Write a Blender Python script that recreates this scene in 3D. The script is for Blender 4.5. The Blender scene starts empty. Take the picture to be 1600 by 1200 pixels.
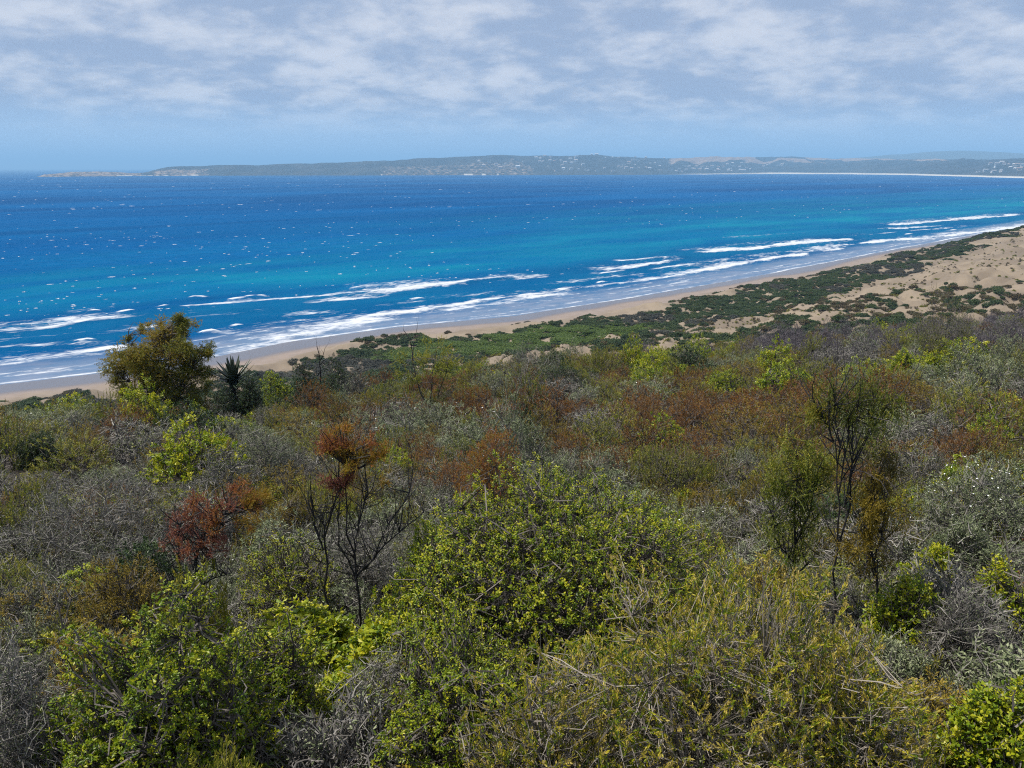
import bpy, math, time
import numpy as np
from mathutils import Vector

T0 = time.time()
R2 = math.radians
scene = bpy.context.scene
COL = scene.collection

# ------------------------------------------------------------------ camera
EYE = 56.0                      # metres above the sea
FPX = 1200.0                    # focal length in pixels of the 1600 px wide photograph
PITCH = math.atan(338.0 / FPX)  # horizon lies 338 px above the centre row
cam_d = bpy.data.cameras.new('camera')
cam_d.sensor_width = 36.0
cam_d.lens = 36.0 * FPX / 1600.0
cam_d.clip_start = 0.2
cam_d.clip_end = 200000.0
cam = bpy.data.objects.new('camera', cam_d)
cam.location = (0, 0, EYE)
cam.rotation_euler = (math.pi / 2 - PITCH, 0, 0)
COL.objects.link(cam)
scene.camera = cam

# ------------------------------------------------------------------ sky, sun, exposure
SUN_EL, SUN_AZ = R2(62), R2(-78)     # azimuth clockwise from the view direction (+Y)
SKY_STRENGTH = 0.10
SUN_STRENGTH = 5.0
world = bpy.data.worlds.new('World')
scene.world = world
world.use_nodes = True
wn, wl = world.node_tree.nodes, world.node_tree.links
wn.clear()


def wnode(t, **kw):
    n = wn.new(t)
    for k, v in kw.items():
        setattr(n, k, v)
    return n


def wmath(op, a, b=None, clamp=False):
    n = wn.new('ShaderNodeMath')
    n.operation = op
    n.use_clamp = clamp
    for i, v in enumerate((a, b)):
        if v is None:
            continue
        if isinstance(v, (int, float)):
            n.inputs[i].default_value = v
        else:
            wl.new(v, n.inputs[i])
    return n.outputs[0]


def wmix(fac, a, b):
    n = wn.new('ShaderNodeMix')
    n.data_type = 'RGBA'
    for sock, v in ((n.inputs[0], fac), (n.inputs[6], a), (n.inputs[7], b)):
        if isinstance(v, (int, float)):
            sock.default_value = v
        elif isinstance(v, tuple):
            sock.default_value = (*v, 1)
        else:
            wl.new(v, sock)
    return n.outputs[2]


w_out = wnode('ShaderNodeOutputWorld')
w_bg = wnode('ShaderNodeBackground')
w_bg.inputs['Strength'].default_value = SKY_STRENGTH
w_sky = wnode('ShaderNodeTexSky', sky_type='NISHITA', sun_disc=False, sun_elevation=SUN_EL, sun_rotation=SUN_AZ,
              altitude=50, air_density=1.0, dust_density=0.6, ozone_density=2.0)
w_tc = wnode('ShaderNodeTexCoord')
w_sep = wnode('ShaderNodeSeparateXYZ')
wl.new(w_tc.outputs['Generated'], w_sep.inputs[0])
zc = wmath('MAXIMUM', w_sep.outputs['Z'], 0.0)
den = wmath('ADD', zc, 0.26)
w_px = wmath('DIVIDE', w_sep.outputs['X'], den)
w_py = wmath('DIVIDE', w_sep.outputs['Y'], den)
w_cmb = wnode('ShaderNodeCombineXYZ')
wl.new(w_px, w_cmb.inputs[0])
wl.new(w_py, w_cmb.inputs[1])


def wnoise(scale, detail, rough, dist, off):
    m = wn.new('ShaderNodeMapping')
    m.inputs['Location'].default_value = off
    wl.new(w_cmb.outputs[0], m.inputs['Vector'])
    n = wn.new('ShaderNodeTexNoise')
    n.inputs['Scale'].default_value = scale
    n.inputs['Detail'].default_value = detail
    n.inputs['Roughness'].default_value = rough
    n.inputs['Distortion'].default_value = dist
    wl.new(m.outputs[0], n.inputs['Vector'])
    return n.outputs['Fac']


def wramp(fac, lo, hi):
    n = wn.new('ShaderNodeMapRange')
    n.interpolation_type = 'SMOOTHSTEP'
    n.inputs['From Min'].default_value = lo
    n.inputs['From Max'].default_value = hi
    wl.new(fac, n.inputs['Value'])
    return n.outputs[0]


n_big = wnoise(1.3, 3, 0.5, 0.1, (3.1, 1.7, 0))
n_mid = wnoise(2.7, 7, 0.52, 0.05, (0.4, 5.2, 0))
n_fine = wnoise(8.0, 6, 0.58, 0.15, (7.7, 2.2, 0))
cl_cover = wramp(wmath('ADD', wmath('MULTIPLY', n_big, 0.55), wmath('MULTIPLY', n_mid, 0.5)), 0.22, 0.40)
cl_bright = wramp(wmath('ADD', wmath('MULTIPLY', n_mid, 0.62), wmath('MULTIPLY', n_fine, 0.38)), 0.42, 0.63)
SKY_BLUE = (2.75, 4.25, 6.8)
cloud_dark = (2.6, 3.2, 4.45)
cloud_lit = (5.1, 5.3, 5.9)
blue = wmix(0.75, w_sky.outputs[0], SKY_BLUE)
cloud = wmix(cl_bright, cloud_dark, cloud_lit)
cl_vis = wmath('MULTIPLY', cl_cover, wramp(zc, 0.02, 0.085))
sky_col = wmix(wmath('MULTIPLY', cl_vis, 0.96), blue, cloud)
wl.new(sky_col, w_bg.inputs['Color'])
wl.new(w_bg.outputs[0], w_out.inputs[0])

sun_d = bpy.data.lights.new('sun', 'SUN')
sun_d.energy = SUN_STRENGTH
sun_d.angle = R2(0.6)
sun_d.color = (1.0, 0.955, 0.88)
sun = bpy.data.objects.new('sun', sun_d)
sun_dir = Vector((math.sin(SUN_AZ) * math.cos(SUN_EL), math.cos(SUN_AZ) * math.cos(SUN_EL), math.sin(SUN_EL)))
sun.rotation_euler = (-sun_dir).to_track_quat('-Z', 'Y').to_euler()
sun.location = (0, 0, 300)
COL.objects.link(sun)

scene.view_settings.view_transform = 'Standard'
scene.view_settings.look = 'None'
scene.view_settings.gamma = 1.0
scene.view_settings.use_curve_mapping = False
scene.view_settings.exposure = 0.47
scene.render.engine = 'CYCLES'
scene.cycles.use_denoising = False
scene.cycles.max_bounces = 6
scene.cycles.diffuse_bounces = 3
scene.cycles.glossy_bounces = 2
scene.cycles.transmission_bounces = 4
scene.cycles.transparent_max_bounces = 6
scene.cycles.volume_bounces = 0
scene.cycles.sample_clamp_indirect = 4.0
scene.cycles.filter_width = 1.1

# ------------------------------------------------------------------ numeric helpers
CP, SP = math.cos(PITCH), math.sin(PITCH)


def ray(px, py):
    x = (np.asarray(px, float) - 800) / FPX
    y = (600 - np.asarray(py, float)) / FPX
    return np.stack([x, CP + y * SP, -SP + y * CP], -1)


def project(p):
    p = np.asarray(p, float)
    x, y, z = p[..., 0], p[..., 1], p[..., 2] - EYE
    f = y * CP - z * SP
    u = y * SP + z * CP
    f = np.where(np.abs(f) < 1e-6, 1e-6, f)
    return 800 + FPX * x / f, 600 - FPX * u / f, f


def hash2(ix, iy, seed):
    h = (ix.astype(np.int64) * 374761393 + iy.astype(np.int64) * 668265263 + seed * 974634777) & 0xFFFFFFFF
    h = ((h ^ (h >> 13)) * 1274126177) & 0xFFFFFFFF
    h = h ^ (h >> 16)
    return (h & 0xFFFFFF) / float(0xFFFFFF)


def vnoise(x, y, seed=0):
    x = np.asarray(x, float)
    y = np.asarray(y, float)
    ix, iy = np.floor(x), np.floor(y)
    fx, fy = x - ix, y - iy
    fx = fx * fx * fx * (fx * (fx * 6 - 15) + 10)
    fy = fy * fy * fy * (fy * (fy * 6 - 15) + 10)
    a, b = hash2(ix, iy, seed), hash2(ix + 1, iy, seed)
    c, d = hash2(ix, iy + 1, seed), hash2(ix + 1, iy + 1, seed)
    return (a * (1 - fx) + b * fx) * (1 - fy) + (c * (1 - fx) + d * fx) * fy


def fbm(x, y, seed=0, octs=4, gain=0.5):
    s, a, t = 0.0, 1.0, 0.0
    for o in range(octs):
        s = s + a * vnoise(x * 2 ** o + 17.3 * o, y * 2 ** o - 9.1 * o, seed + o)
        t += a
        a *= gain
    return s / t


def sstep(a, b, x):
    t = np.clip((x - a) / (b - a), 0, 1)
    return t * t * (3 - 2 * t)


def unit(v):
    return v / np.maximum(np.linalg.norm(v, axis=-1, keepdims=True), 1e-9)


# ------------------------------------------------------------------ lie of the land
S = EYE / 70.0
AL = np.array([0.743, 0.669])     # along the shore, away to the right
INL = np.array([0.669, -0.743])   # inland
P0 = np.array([0.0, 369.0 * S])


def shore_uv(x, y):
    dx, dy = x - P0[0], y - P0[1]
    u = dx * AL[0] + dy * AL[1]
    s = dx * INL[0] + dy * INL[1]
    bend = np.interp(u / S, [-400, -212, -120, 0, 209, 480, 860, 1500, 4000], BEND)
    return u, s - bend * S


BEND = [0, 0, 0, 0, 0, 0, 0, 0, 0]
_wl = np.array([[0, 601], [180, 580], [340, 556], [450, 534], [620, 511], [800, 494], [1000, 463], [1200, 428], [1400, 389], [1600, 353]], float)
_d = ray(_wl[:, 0], _wl[:, 1])
_t = EYE / -_d[:, 2]
_u, _s = shore_uv(_d[:, 0] * _t, _d[:, 1] * _t)
WLU, WLS = _u, _s


def shore_uv(x, y):
    dx, dy = x - P0[0], y - P0[1]
    u = dx * AL[0] + dy * AL[1]
    s = dx * INL[0] + dy * INL[1]
    return u, s - np.interp(u, WLU, WLS)


def from_uv(u, s):
    s = s + np.interp(u, WLU, WLS)
    return P0[0] + u * AL[0] + s * INL[0], P0[1] + u * AL[1] + s * INL[1]


TH = [-180, -130, -90, -60, -40, -33, -22, -11, 0, 11, 22, 33, 45, 60, 90, 130, 180]
RE = [150, 110, 60, 44, 42, 42, 44, 48, 56, 62, 70, 84, 95, 110, 150, 200, 150]
_cr = np.interp(800 + FPX * np.tan(np.radians(np.clip(TH, -50, 50))) * (CP + 0.25 * SP), [0, 250, 400, 560, 700, 850, 1000, 1150, 1300, 1450, 1600], [634, 636, 608, 590, 578, 552, 548, 535, 522, 510, 494])
_cd = ray(800 + FPX * np.tan(np.radians(np.clip(TH, -50, 50))) * (CP + 0.25 * SP), _cr)
KK = -_cd[:, 2] / np.hypot(_cd[:, 0], _cd[:, 1]) - 3.15 / np.array(RE, float)
KK = np.where(np.abs(TH) > 50, [0.0, 0.03, 0.16, 0.21, 0, 0, 0, 0, 0, 0, 0, 0, 0, 0.09, 0.02, -0.02, 0.0], KK)


def ground(x, y, detail=True):
    x = np.asarray(x, float)
    y = np.asarray(y, float)
    r = np.hypot(x, y)
    th = np.degrees(np.arctan2(x, y))
    k = np.interp(th, TH, KK)
    re = np.interp(th, TH, RE)
    over = 0.5 * (np.sqrt((r - re) ** 2 + 9) + (r - re)) - 4.5 / (re + 3)
    hl = EYE - 3.9 - k * r - 0.42 * np.maximum(over, 0)
    if detail:
        hl = hl + (fbm(x / 9, y / 9, 5, 3) - 0.5) * np.clip(r / 14, 0.2, 1.0) * 0.9
    u, s = shore_uv(x, y)
    ss, uu = s / S, u / S
    A = np.interp(uu, [-100, 0, 100, 171, 260, 320, 380, 500, 700], [0, 0.5, 2.5, 4.6, 7.0, 9.5, 12.5, 17, 20]) * np.interp(ss, [38, 92, 116, 150, 190], [0, 1, 1, 0.45, 0])
    base = np.interp(ss, [-60, -6, 0, 24, 34, 44, 60, 85, 110, 132, 153, 190, 230, 280, 500],
                     [-7, -0.9, 0, 1.9, 2.6, 5.2, 6.0, 6.5, 9, 15, 20.5, 26, 29, 32, 42])
    amp = sstep(30, 46, ss)
    hum = (fbm(x / 17, y / 17, 11, 4) - 0.5) * 8.0 + (fbm(x / 5.5, y / 5.5, 31, 3) - 0.5) * (3.2 + 3.0 * sstep(95, 120, ss)) + np.abs(fbm(x / 8, y / 8, 37, 3) - 0.5) * -5.0 * sstep(100, 130, ss)
    dn = (base + A + amp * hum) * S
    k2 = 3.0
    m = np.maximum(hl, dn)
    return m + k2 * 0.25 * np.maximum(0, 1 - np.abs(hl - dn) / k2) ** 2


def march(px, py, dz=0.0, tmax=900):
    d = ray(px, py)
    ts = np.concatenate([np.linspace(1.5, 60, 700), np.linspace(60.2, tmax, 2500)])
    x, y, z = d[0] * ts, d[1] * ts, EYE + d[2] * ts
    hit = np.nonzero(z <= ground(x, y) + dz)[0]
    i = hit[0] if len(hit) else len(ts) - 1
    return x[i], y[i], ts[i]


# ------------------------------------------------------------------ mesh helpers
def make_mesh(name, verts, faces, mats, attrs=None, mat_idx=None, smooth=False):
    """faces: list of int arrays (m, 3) or (m, 4)"""
    me = bpy.data.meshes.new(name)
    verts = np.ascontiguousarray(verts, np.float32)
    faces = [np.asarray(f, np.int32) for f in faces if len(f)]
    me.vertices.add(len(verts))
    me.vertices.foreach_set('co', verts.ravel())
    loops = np.concatenate([f.ravel() for f in faces])
    sizes = np.concatenate([np.full(len(f), f.shape[1], np.int32) for f in faces])
    starts = np.concatenate([[0], np.cumsum(sizes)[:-1]]).astype(np.int32)
    me.loops.add(len(loops))
    me.loops.foreach_set('vertex_index', loops)
    me.polygons.add(len(sizes))
    me.polygons.foreach_set('loop_start', starts)
    if mat_idx is not None:
        me.polygons.foreach_set('material_index', np.asarray(mat_idx, np.int32))
    me.polygons.foreach_set('use_smooth', np.full(len(sizes), smooth))
    for k, v in (attrs or {}).items():
        a = me.attributes.new(k, 'FLOAT', 'POINT')
        a.data.foreach_set('value', np.ascontiguousarray(v, np.float32))
    me.update(calc_edges=True)
    for m in mats if isinstance(mats, (list, tuple)) else [mats]:
        me.materials.append(m)
    return me


def link(name, me, parent=None, loc=None, rotz=0.0, scale=None, **props):
    o = bpy.data.objects.new(name, me)
    COL.objects.link(o)
    if parent is not None:
        o.parent = parent
    if loc is not None:
        o.location = loc
    if rotz:
        o.rotation_euler = (0, 0, rotz)
    if scale is not None:
        o.scale = scale if isinstance(scale, (tuple, list)) else (scale,) * 3
    for k, v in props.items():
        o[k] = v
    return o


def grid_faces(nr, nc, wrap=False):
    i = np.arange(nr - 1)[:, None]
    j = np.arange(nc if wrap else nc - 1)[None, :]
    j2 = (j + 1) % nc
    return np.stack([i * nc + j, i * nc + j2, (i + 1) * nc + j2, (i + 1) * nc + j], -1).reshape(-1, 4)


def tubes(paths, rad, sides=3):
    n, k, _ = paths.shape
    t = unit(np.gradient(paths, axis=1))
    ref = np.where(np.abs(t[..., 2:3]) > 0.9, np.array([1.0, 0, 0]), np.array([0, 0, 1.0]))
    a = unit(np.cross(t, ref))
    b = np.cross(t, a)
    if sides == 1:                     # thin twigs: a strip two millimetres or so wide
        sd = (a * np.cos(np.arange(n) * 2.4)[:, None, None] + b * np.sin(np.arange(n) * 2.4)[:, None, None]) * rad[:, :, None] * 1.25
        v = np.stack([paths - sd, paths + sd], 2)
        base = (np.arange(n) * k * 2)[:, None]
        i = np.arange(k - 1)[None] * 2
        f = np.stack([base + i, base + i + 1, base + i + 3, base + i + 2], -1).reshape(-1, 4)
        return v.reshape(-1, 3), f
    ang = np.arange(sides) * 2 * np.pi / sides
    v = paths[:, :, None, :] + rad[:, :, None, None] * (np.cos(ang)[None, None, :, None] * a[:, :, None, :] + np.sin(ang)[None, None, :, None] * b[:, :, None, :])
    base = (np.arange(n) * k * sides)[:, None, None]
    i = np.arange(k - 1)[None, :, None] * sides
    j = np.arange(sides)[None, None, :]
    j2 = (j + 1) % sides
    f = np.stack([base + i + j, base + i + j2, base + i + sides + j2, base + i + sides + j], -1).reshape(-1, 4)
    return v.reshape(-1, 3), f


class Bag:
    """collects vertices, faces and a tint per vertex for one mesh"""

    def __init__(self):
        self.v, self.f, self.t, self.n = [], [], [], 0

    def add(self, v, f, tint):
        self.v.append(v)
        self.f.append(np.asarray(f) + self.n)
        self.t.append(np.broadcast_to(np.asarray(tint, float), (len(v),)) if np.ndim(tint) == 0 else np.asarray(tint, float))
        self.n += len(v)

    def tube(self, paths, rad, sides=3, tint=None, rng=None):
        v, f = tubes(paths, rad, sides)
        per = len(v) // len(paths)
        if tint is None:
            tint = rng.random(len(paths))
        self.add(v, f, np.repeat(np.broadcast_to(tint, (len(paths),)), per))

    def mesh(self, name, mats):
        tri = [f for f in self.f if f.shape[1] == 3]
        quad = [f for f in self.f if f.shape[1] == 4]
        fs = ([np.concatenate(tri)] if tri else []) + ([np.concatenate(quad)] if quad else [])
        return make_mesh(name, np.concatenate(self.v), fs, mats, {'tint': np.concatenate(self.t)})


def leaves(p, d, side, ln, wd, fold=0.25):
    """folded two-triangle leaves; p, d, side (n,3)"""
    n = np.cross(d, side)
    ln = np.asarray(ln)[..., None]
    wd = np.asarray(wd)[..., None]
    mid = p + d * ln * 0.55
    v = np.stack([p, mid + side * wd * 0.5 + n * wd * fold, p + d * ln, mid - side * wd * 0.5 + n * wd * fold], 1)
    b = (np.arange(len(p)) * 4)[:, None]
    f = np.concatenate([b + np.array([[0, 1, 2]]), b + np.array([[0, 2, 3]])])
    return v.reshape(-1, 3), f


def twig_set(rng, tips, dirs, length, k=4, bend=0.25, droop=0.0):
    """curved twigs ending near tips"""
    n = len(tips)
    o = tips - dirs * length[:, None]
    s = np.linspace(0, 1, k)[None, :, None]
    off = unit(rng.normal(size=(n, 3))) * (length * bend)[:, None]
    p = o[:, None, :] * (1 - s) + tips[:, None, :] * s + off[:, None, :] * (s * (1 - s) * 2)
    p[:, :, 2] -= droop * length[:, None] * s[:, :, 0] ** 2
    p[:, :, 2] = np.maximum(p[:, :, 2], 0.01)
    return p


def leafed(bag, rng, paths, per, start, ln, wd, ang, tint0, jit=0.35, tip_gain=0.25, tint_leaf=0.3):
    """leaves spiralling along twig paths (n,k,3)"""
    n, k, _ = paths.shape
    t = start + (1 - start) * (np.arange(per)[None, :] + rng.random((n, per))) / per
    x = np.clip(t * (k - 1), 0, k - 1.0001)
    i = x.astype(int)
    fr = (x - i)[..., None]
    rows = np.arange(n)[:, None]
    p = paths[rows, i] * (1 - fr) + paths[rows, i + 1] * fr
    ax = unit(paths[rows, i + 1] - paths[rows, i])
    p, ax = p.reshape(-1, 3), ax.reshape(-1, 3)
    m = len(p)
    ref = np.where(np.abs(ax[:, 2:3]) > 0.9, np.array([1.0, 0, 0]), np.array([0, 0, 1.0]))
    a = unit(np.cross(ax, ref))
    b = np.cross(ax, a)
    phi = (np.arange(m) * 2.39996) + rng.normal(0, 0.4, m)
    an = np.radians(ang) * (1 + rng.normal(0, jit, m))
    d = ax * np.cos(an)[:, None] + (a * np.cos(phi)[:, None] + b * np.sin(phi)[:, None]) * np.sin(an)[:, None]
    d = unit(d + rng.normal(0, 0.12, (m, 3)))
    side = unit(np.cross(d, ax) + rng.normal(0, 0.25, (m, 3)))
    side = unit(side - d * np.sum(side * d, 1, keepdims=True))
    sc = rng.uniform(0.65, 1.25, m)
    v, f = leaves(p, d, side, ln * sc, wd * sc)
    tt = np.repeat(tint0, per) + tip_gain * (t.ravel() - 0.5) + rng.normal(0, tint_leaf * 0.5, m)
    bag.add(v, f, np.repeat(np.clip(tt, 0, 1), 4))


def lumps(rng, dirs, amount, n=16, sharp=7):
    c = unit(rng.normal(size=(n, 3)) * np.array([1, 1, 0.7]) + np.array([0, 0, 0.25]))
    w = np.exp(sharp * (dirs @ c.T - 1)) * rng.uniform(0.4, 1.0, n)
    w = w.max(1)
    return 1 + amount * (w - 0.45)


def bush(rng, R, H, limbs=14, twigs=400, tlen=0.3, trad=0.003, per=12, ln=0.03, wd=0.012, ang=50, start=0.3, low=-0.02,
         qmin=0.6, up=0.45, droop=0.0, lump=0.35, bare=0.12, bend=0.25, subs=0, tint_span=0.55, tint_base=0.5, jitter=0.45, tip_gain=0.25, limb_rad=0.02, base=0.02, tk=3, flat=0.12, lump_n=24, lump_sharp=11):
    """returns (stem bag, foliage bag); foliage is None without leaves"""
    z = rng.uniform(low, 1, twigs)
    ph = rng.uniform(0, 2 * np.pi, twigs)
    h = np.sqrt(1 - np.clip(z, -1, 1) ** 2)
    d = np.stack([h * np.cos(ph), h * np.sin(ph), z], 1)
    lm = lumps(rng, d, lump, lump_n, lump_sharp)
    q = (1 - (1 - qmin) * rng.random(twigs) ** 1.6) * lm
    tips = np.stack([R * d[:, 0] * q, R * d[:, 1] * q, np.maximum(H * (flat + (1 - flat) * d[:, 2]) * q, 0.04)], 1)
    out = unit(d * np.array([1 / R, 1 / R, 1 / H]))
    dirs = unit(out * (1 - up) + np.array([0, 0, up]) + rng.normal(0, jitter * 0.5, (twigs, 3)))
    length = tlen * rng.uniform(0.6, 1.3, twigs)
    paths = twig_set(rng, tips, dirs, length, tk, bend, droop)
    stem, fol = Bag(), Bag()
    s = np.linspace(0, 1, tk)[None, :]
    stem.tube(paths, trad * (1.25 - 0.85 * s) * rng.uniform(0.7, 1.2, (twigs, 1)), 1 if per > 6 else 3, rng=rng)
    if subs:
        i = rng.integers(0, twigs, subs)
        a = rng.uniform(0.15, 0.9, subs)
        x = np.clip(a * (tk - 1), 0, tk - 1.001)
        j = x.astype(int)
        o = paths[i, j] * (1 - (x - j))[:, None] + paths[i, j + 1] * (x - j)[:, None]
        dd = unit(dirs[i] + rng.normal(0, 0.65, (subs, 3)))
        l2 = tlen * rng.uniform(0.3, 0.8, subs)
        p2 = twig_set(rng, o + dd * l2[:, None], dd, l2, 3, bend, droop)
        s3 = np.linspace(0, 1, 3)[None, :]
        stem.tube(p2, trad * 0.7 * (1.2 - 0.85 * s3) * np.ones((subs, 1)), 1, rng=rng)
    # limbs from the base to the twig origins
    pick = rng.permutation(twigs)[:limbs]
    tgt = paths[pick, 0]
    bs = np.stack([rng.normal(0, base * R, limbs), rng.normal(0, base * R, limbs), np.full(limbs, -0.12)], 1)
    sl = np.linspace(0, 1, 6)[None, :, None]
    bow = rng.normal(0, 0.16 * R, (limbs, 3))
    lp = bs[:, None] * (1 - sl) + tgt[:, None] * sl + bow[:, None] * (sl * (1 - sl) * 4)
    lp += rng.normal(0, 0.018 * R, lp.shape)
    lp[:, :, 2] = np.maximum(lp[:, :, 2], -0.12)
    stem.tube(lp, limb_rad * (1.15 - 0.95 * sl[..., 0]) * rng.uniform(0.55, 1.1, (limbs, 1)) + 0.002, 4, rng=rng)
    nb = limbs * 5
    i = rng.integers(0, limbs, nb)
    j = rng.integers(2, 5, nb)
    o = lp[i, j]
    cand = rng.integers(0, twigs, (nb, 24))
    dist = np.linalg.norm(paths[cand, 0] - o[:, None], axis=2)
    tgt = paths[cand[np.arange(nb), dist.argmin(1)], 0]
    s4 = np.linspace(0, 1, 4)[None, :, None]
    bp = o[:, None] * (1 - s4) + tgt[:, None] * s4 + rng.normal(0, 0.05 * R, (nb, 1, 3)) * (s4 * (1 - s4) * 4)
    stem.tube(bp, limb_rad * 0.45 * (1.15 - 0.8 * s4[..., 0]) * np.ones((nb, 1)) + 0.0015, 3, rng=rng)
    wood = np.concatenate([lp[:, 1:].reshape(-1, 3), bp.reshape(-1, 3)])
    org = paths[:, 0]
    near = np.empty(twigs, int)
    for c0 in range(0, twigs, 500):
        dd_ = org[c0:c0 + 500, None] - wood[None]
        near[c0:c0 + 500] = (np.sum(dd_ * dd_, 2) + np.maximum(-dd_[:, :, 2], 0) * 0.3 * R).argmin(1)
    s3 = np.linspace(0, 1, 3)[None, :, None]
    cp_ = wood[near][:, None] * (1 - s3) + org[:, None] * s3 + rng.normal(0, 0.05 * R, (twigs, 1, 3)) * (s3 * (1 - s3) * 4)
    stem.tube(cp_, trad * 0.95 * (1.25 - 0.4 * s3[..., 0]) * np.ones((twigs, 1)), 1, rng=rng)
    if per:
        keep = rng.random(twigs) > bare
        t0 = tint_base + tint_span * (rng.random(twigs) - 0.5) + 0.25 * (lm - 1)
        leafed(fol, rng, paths[keep], per, start, ln, wd, ang, t0[keep], tip_gain=tip_gain)
        return stem, fol
    return stem, None


# ------------------------------------------------------------------ materials
def new_mat(name):
    m = bpy.data.materials.new(name)
    m.use_nodes = True
    nt = m.node_tree
    b = nt.nodes['Principled BSDF']
    return m, nt, b, nt.nodes['Material Output']


def mnode(nt, t, **kw):
    n = nt.nodes.new(t)
    for k, v in kw.items():
        setattr(n, k, v)
    return n


def mmath(nt, op, a, b=None, clamp=False):
    n = nt.nodes.new('ShaderNodeMath')
    n.operation = op
    n.use_clamp = clamp
    for i, v in enumerate((a, b)):
        if v is None:
            continue
        if isinstance(v, (int, float)):
            n.inputs[i].default_value = v
        else:
            nt.links.new(v, n.inputs[i])
    return n.outputs[0]


def mmix(nt, fac, a, b):
    n = nt.nodes.new('ShaderNodeMix')
    n.data_type = 'RGBA'
    for sock, v in ((n.inputs[0], fac), (n.inputs[6], a), (n.inputs[7], b)):
        if isinstance(v, (int, float)):
            sock.default_value = v
        elif isinstance(v, tuple):
            sock.default_value = (*v[:3], 1)
        else:
            nt.links.new(v, sock)
    return n.outputs[2]


def mramp(nt, fac, stops):
    n = nt.nodes.new('ShaderNodeValToRGB')
    e = n.color_ramp.elements
    while len(e) < len(stops):
        e.new(0.5)
    for el, (p, c) in zip(e, stops):
        el.position = p
        el.color = (*c, 1)
    nt.links.new(fac, n.inputs[0])
    return n.outputs[0]


def mnoise(nt, vec, scale, detail=4, rough=0.5, dist=0.0, stretch=None):
    if stretch:
        mp = nt.nodes.new('ShaderNodeMapping')
        mp.inputs['Scale'].default_value = stretch
        nt.links.new(vec, mp.inputs[0])
        vec = mp.outputs[0]
    n = nt.nodes.new('ShaderNodeTexNoise')
    n.inputs['Scale'].default_value = scale
    n.inputs['Detail'].default_value = detail
    n.inputs['Roughness'].default_value = rough
    n.inputs['Distortion'].default_value = dist
    nt.links.new(vec, n.inputs['Vector'])
    return n.outputs['Fac']


def mstep(nt, v, lo, hi):
    n = nt.nodes.new('ShaderNodeMapRange')
    n.interpolation_type = 'SMOOTHSTEP'
    n.inputs['From Min'].default_value = lo
    n.inputs['From Max'].default_value = hi
    nt.links.new(v, n.inputs['Value'])
    return n.outputs[0]


def attr(nt, name):
    n = nt.nodes.new('ShaderNodeAttribute')
    n.attribute_name = name
    return n.outputs['Fac']


def leaf_mat(name, cols, rough=0.55, transl=0.28, spec=0.35, vary=0.22):
    m, nt, b, out = new_mat(name)
    inf = nt.nodes.new('ShaderNodeObjectInfo')
    t = mmath(nt, 'ADD', attr(nt, 'tint'), mmath(nt, 'MULTIPLY', mmath(nt, 'SUBTRACT', inf.outputs['Random'], 0.5), vary))
    n = len(cols)
    c = mramp(nt, t, [(0.12 + 0.76 * i / (n - 1), cc) for i, cc in enumerate(cols)])
    nt.links.new(c, b.inputs['Base Color'])
    b.inputs['Roughness'].default_value = rough
    b.inputs['Specular IOR Level'].default_value = spec
    if transl:
        tr = nt.nodes.new('ShaderNodeBsdfTranslucent')
        nt.links.new(c, tr.inputs['Color'])
        mx = nt.nodes.new('ShaderNodeMixShader')
        mx.inputs[0].default_value = transl
        nt.links.new(b.outputs[0], mx.inputs[1])
        nt.links.new(tr.outputs[0], mx.inputs[2])
        nt.links.new(mx.outputs[0], out.inputs['Surface'])
    return m


M = {}
M['green'] = leaf_mat('bright green leaf', [(0.046, 0.092, 0.004), (0.150, 0.225, 0.006), (0.28, 0.325, 0.010), (0.47, 0.44, 0.018)], 0.45, 0.42, 0.4)
M['dark'] = leaf_mat('dark green leaf', [(0.012, 0.026, 0.007), (0.022, 0.045, 0.010), (0.045, 0.075, 0.014)], 0.5, 0.2)
M['olive'] = leaf_mat('olive heath leaf', [(0.046, 0.068, 0.008), (0.120, 0.150, 0.014), (0.21, 0.22, 0.022), (0.32, 0.28, 0.035)], 0.6, 0.35)
M['straw'] = leaf_mat('yellow olive needle leaf', [(0.050, 0.100, 0.006), (0.135, 0.200, 0.008), (0.25, 0.285, 0.012), (0.43, 0.36, 0.018), (0.44, 0.34, 0.08)], 0.5, 0.42)
M['silver'] = leaf_mat('silvery grey green leaf', [(0.048, 0.066, 0.026), (0.105, 0.130, 0.056), (0.175, 0.205, 0.098), (0.28, 0.30, 0.17)], 0.7, 0.2)
M['russet'] = leaf_mat('russet heath leaf', [(0.070, 0.032, 0.008), (0.145, 0.058, 0.010), (0.235, 0.092, 0.012), (0.26, 0.15, 0.018)], 0.6, 0.35)
M['golden'] = leaf_mat('golden heath leaf', [(0.070, 0.058, 0.008), (0.16, 0.115, 0.010), (0.25, 0.18, 0.014), (0.33, 0.24, 0.03)], 0.6, 0.38)
M['rust'] = leaf_mat('fiery rust leaf', [(0.24, 0.17, 0.015), (0.32, 0.17, 0.012), (0.31, 0.115, 0.022), (0.235, 0.078, 0.032), (0.165, 0.058, 0.042)], 0.6, 0.42, vary=0.0)
M['feather'] = leaf_mat('olive and rust feathery leaf', [(0.070, 0.094, 0.012), (0.150, 0.165, 0.015), (0.225, 0.200, 0.018), (0.28, 0.19, 0.018)], 0.6, 0.35)
M['purple'] = leaf_mat('purplish grey twig', [(0.05, 0.043, 0.052), (0.095, 0.082, 0.092), (0.155, 0.138, 0.14)], 0.8, 0.0)
M['greytwig'] = leaf_mat('grey weathered twig', [(0.060, 0.054, 0.048), (0.132, 0.121, 0.108), (0.25, 0.232, 0.205)], 0.8, 0.0)
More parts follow.
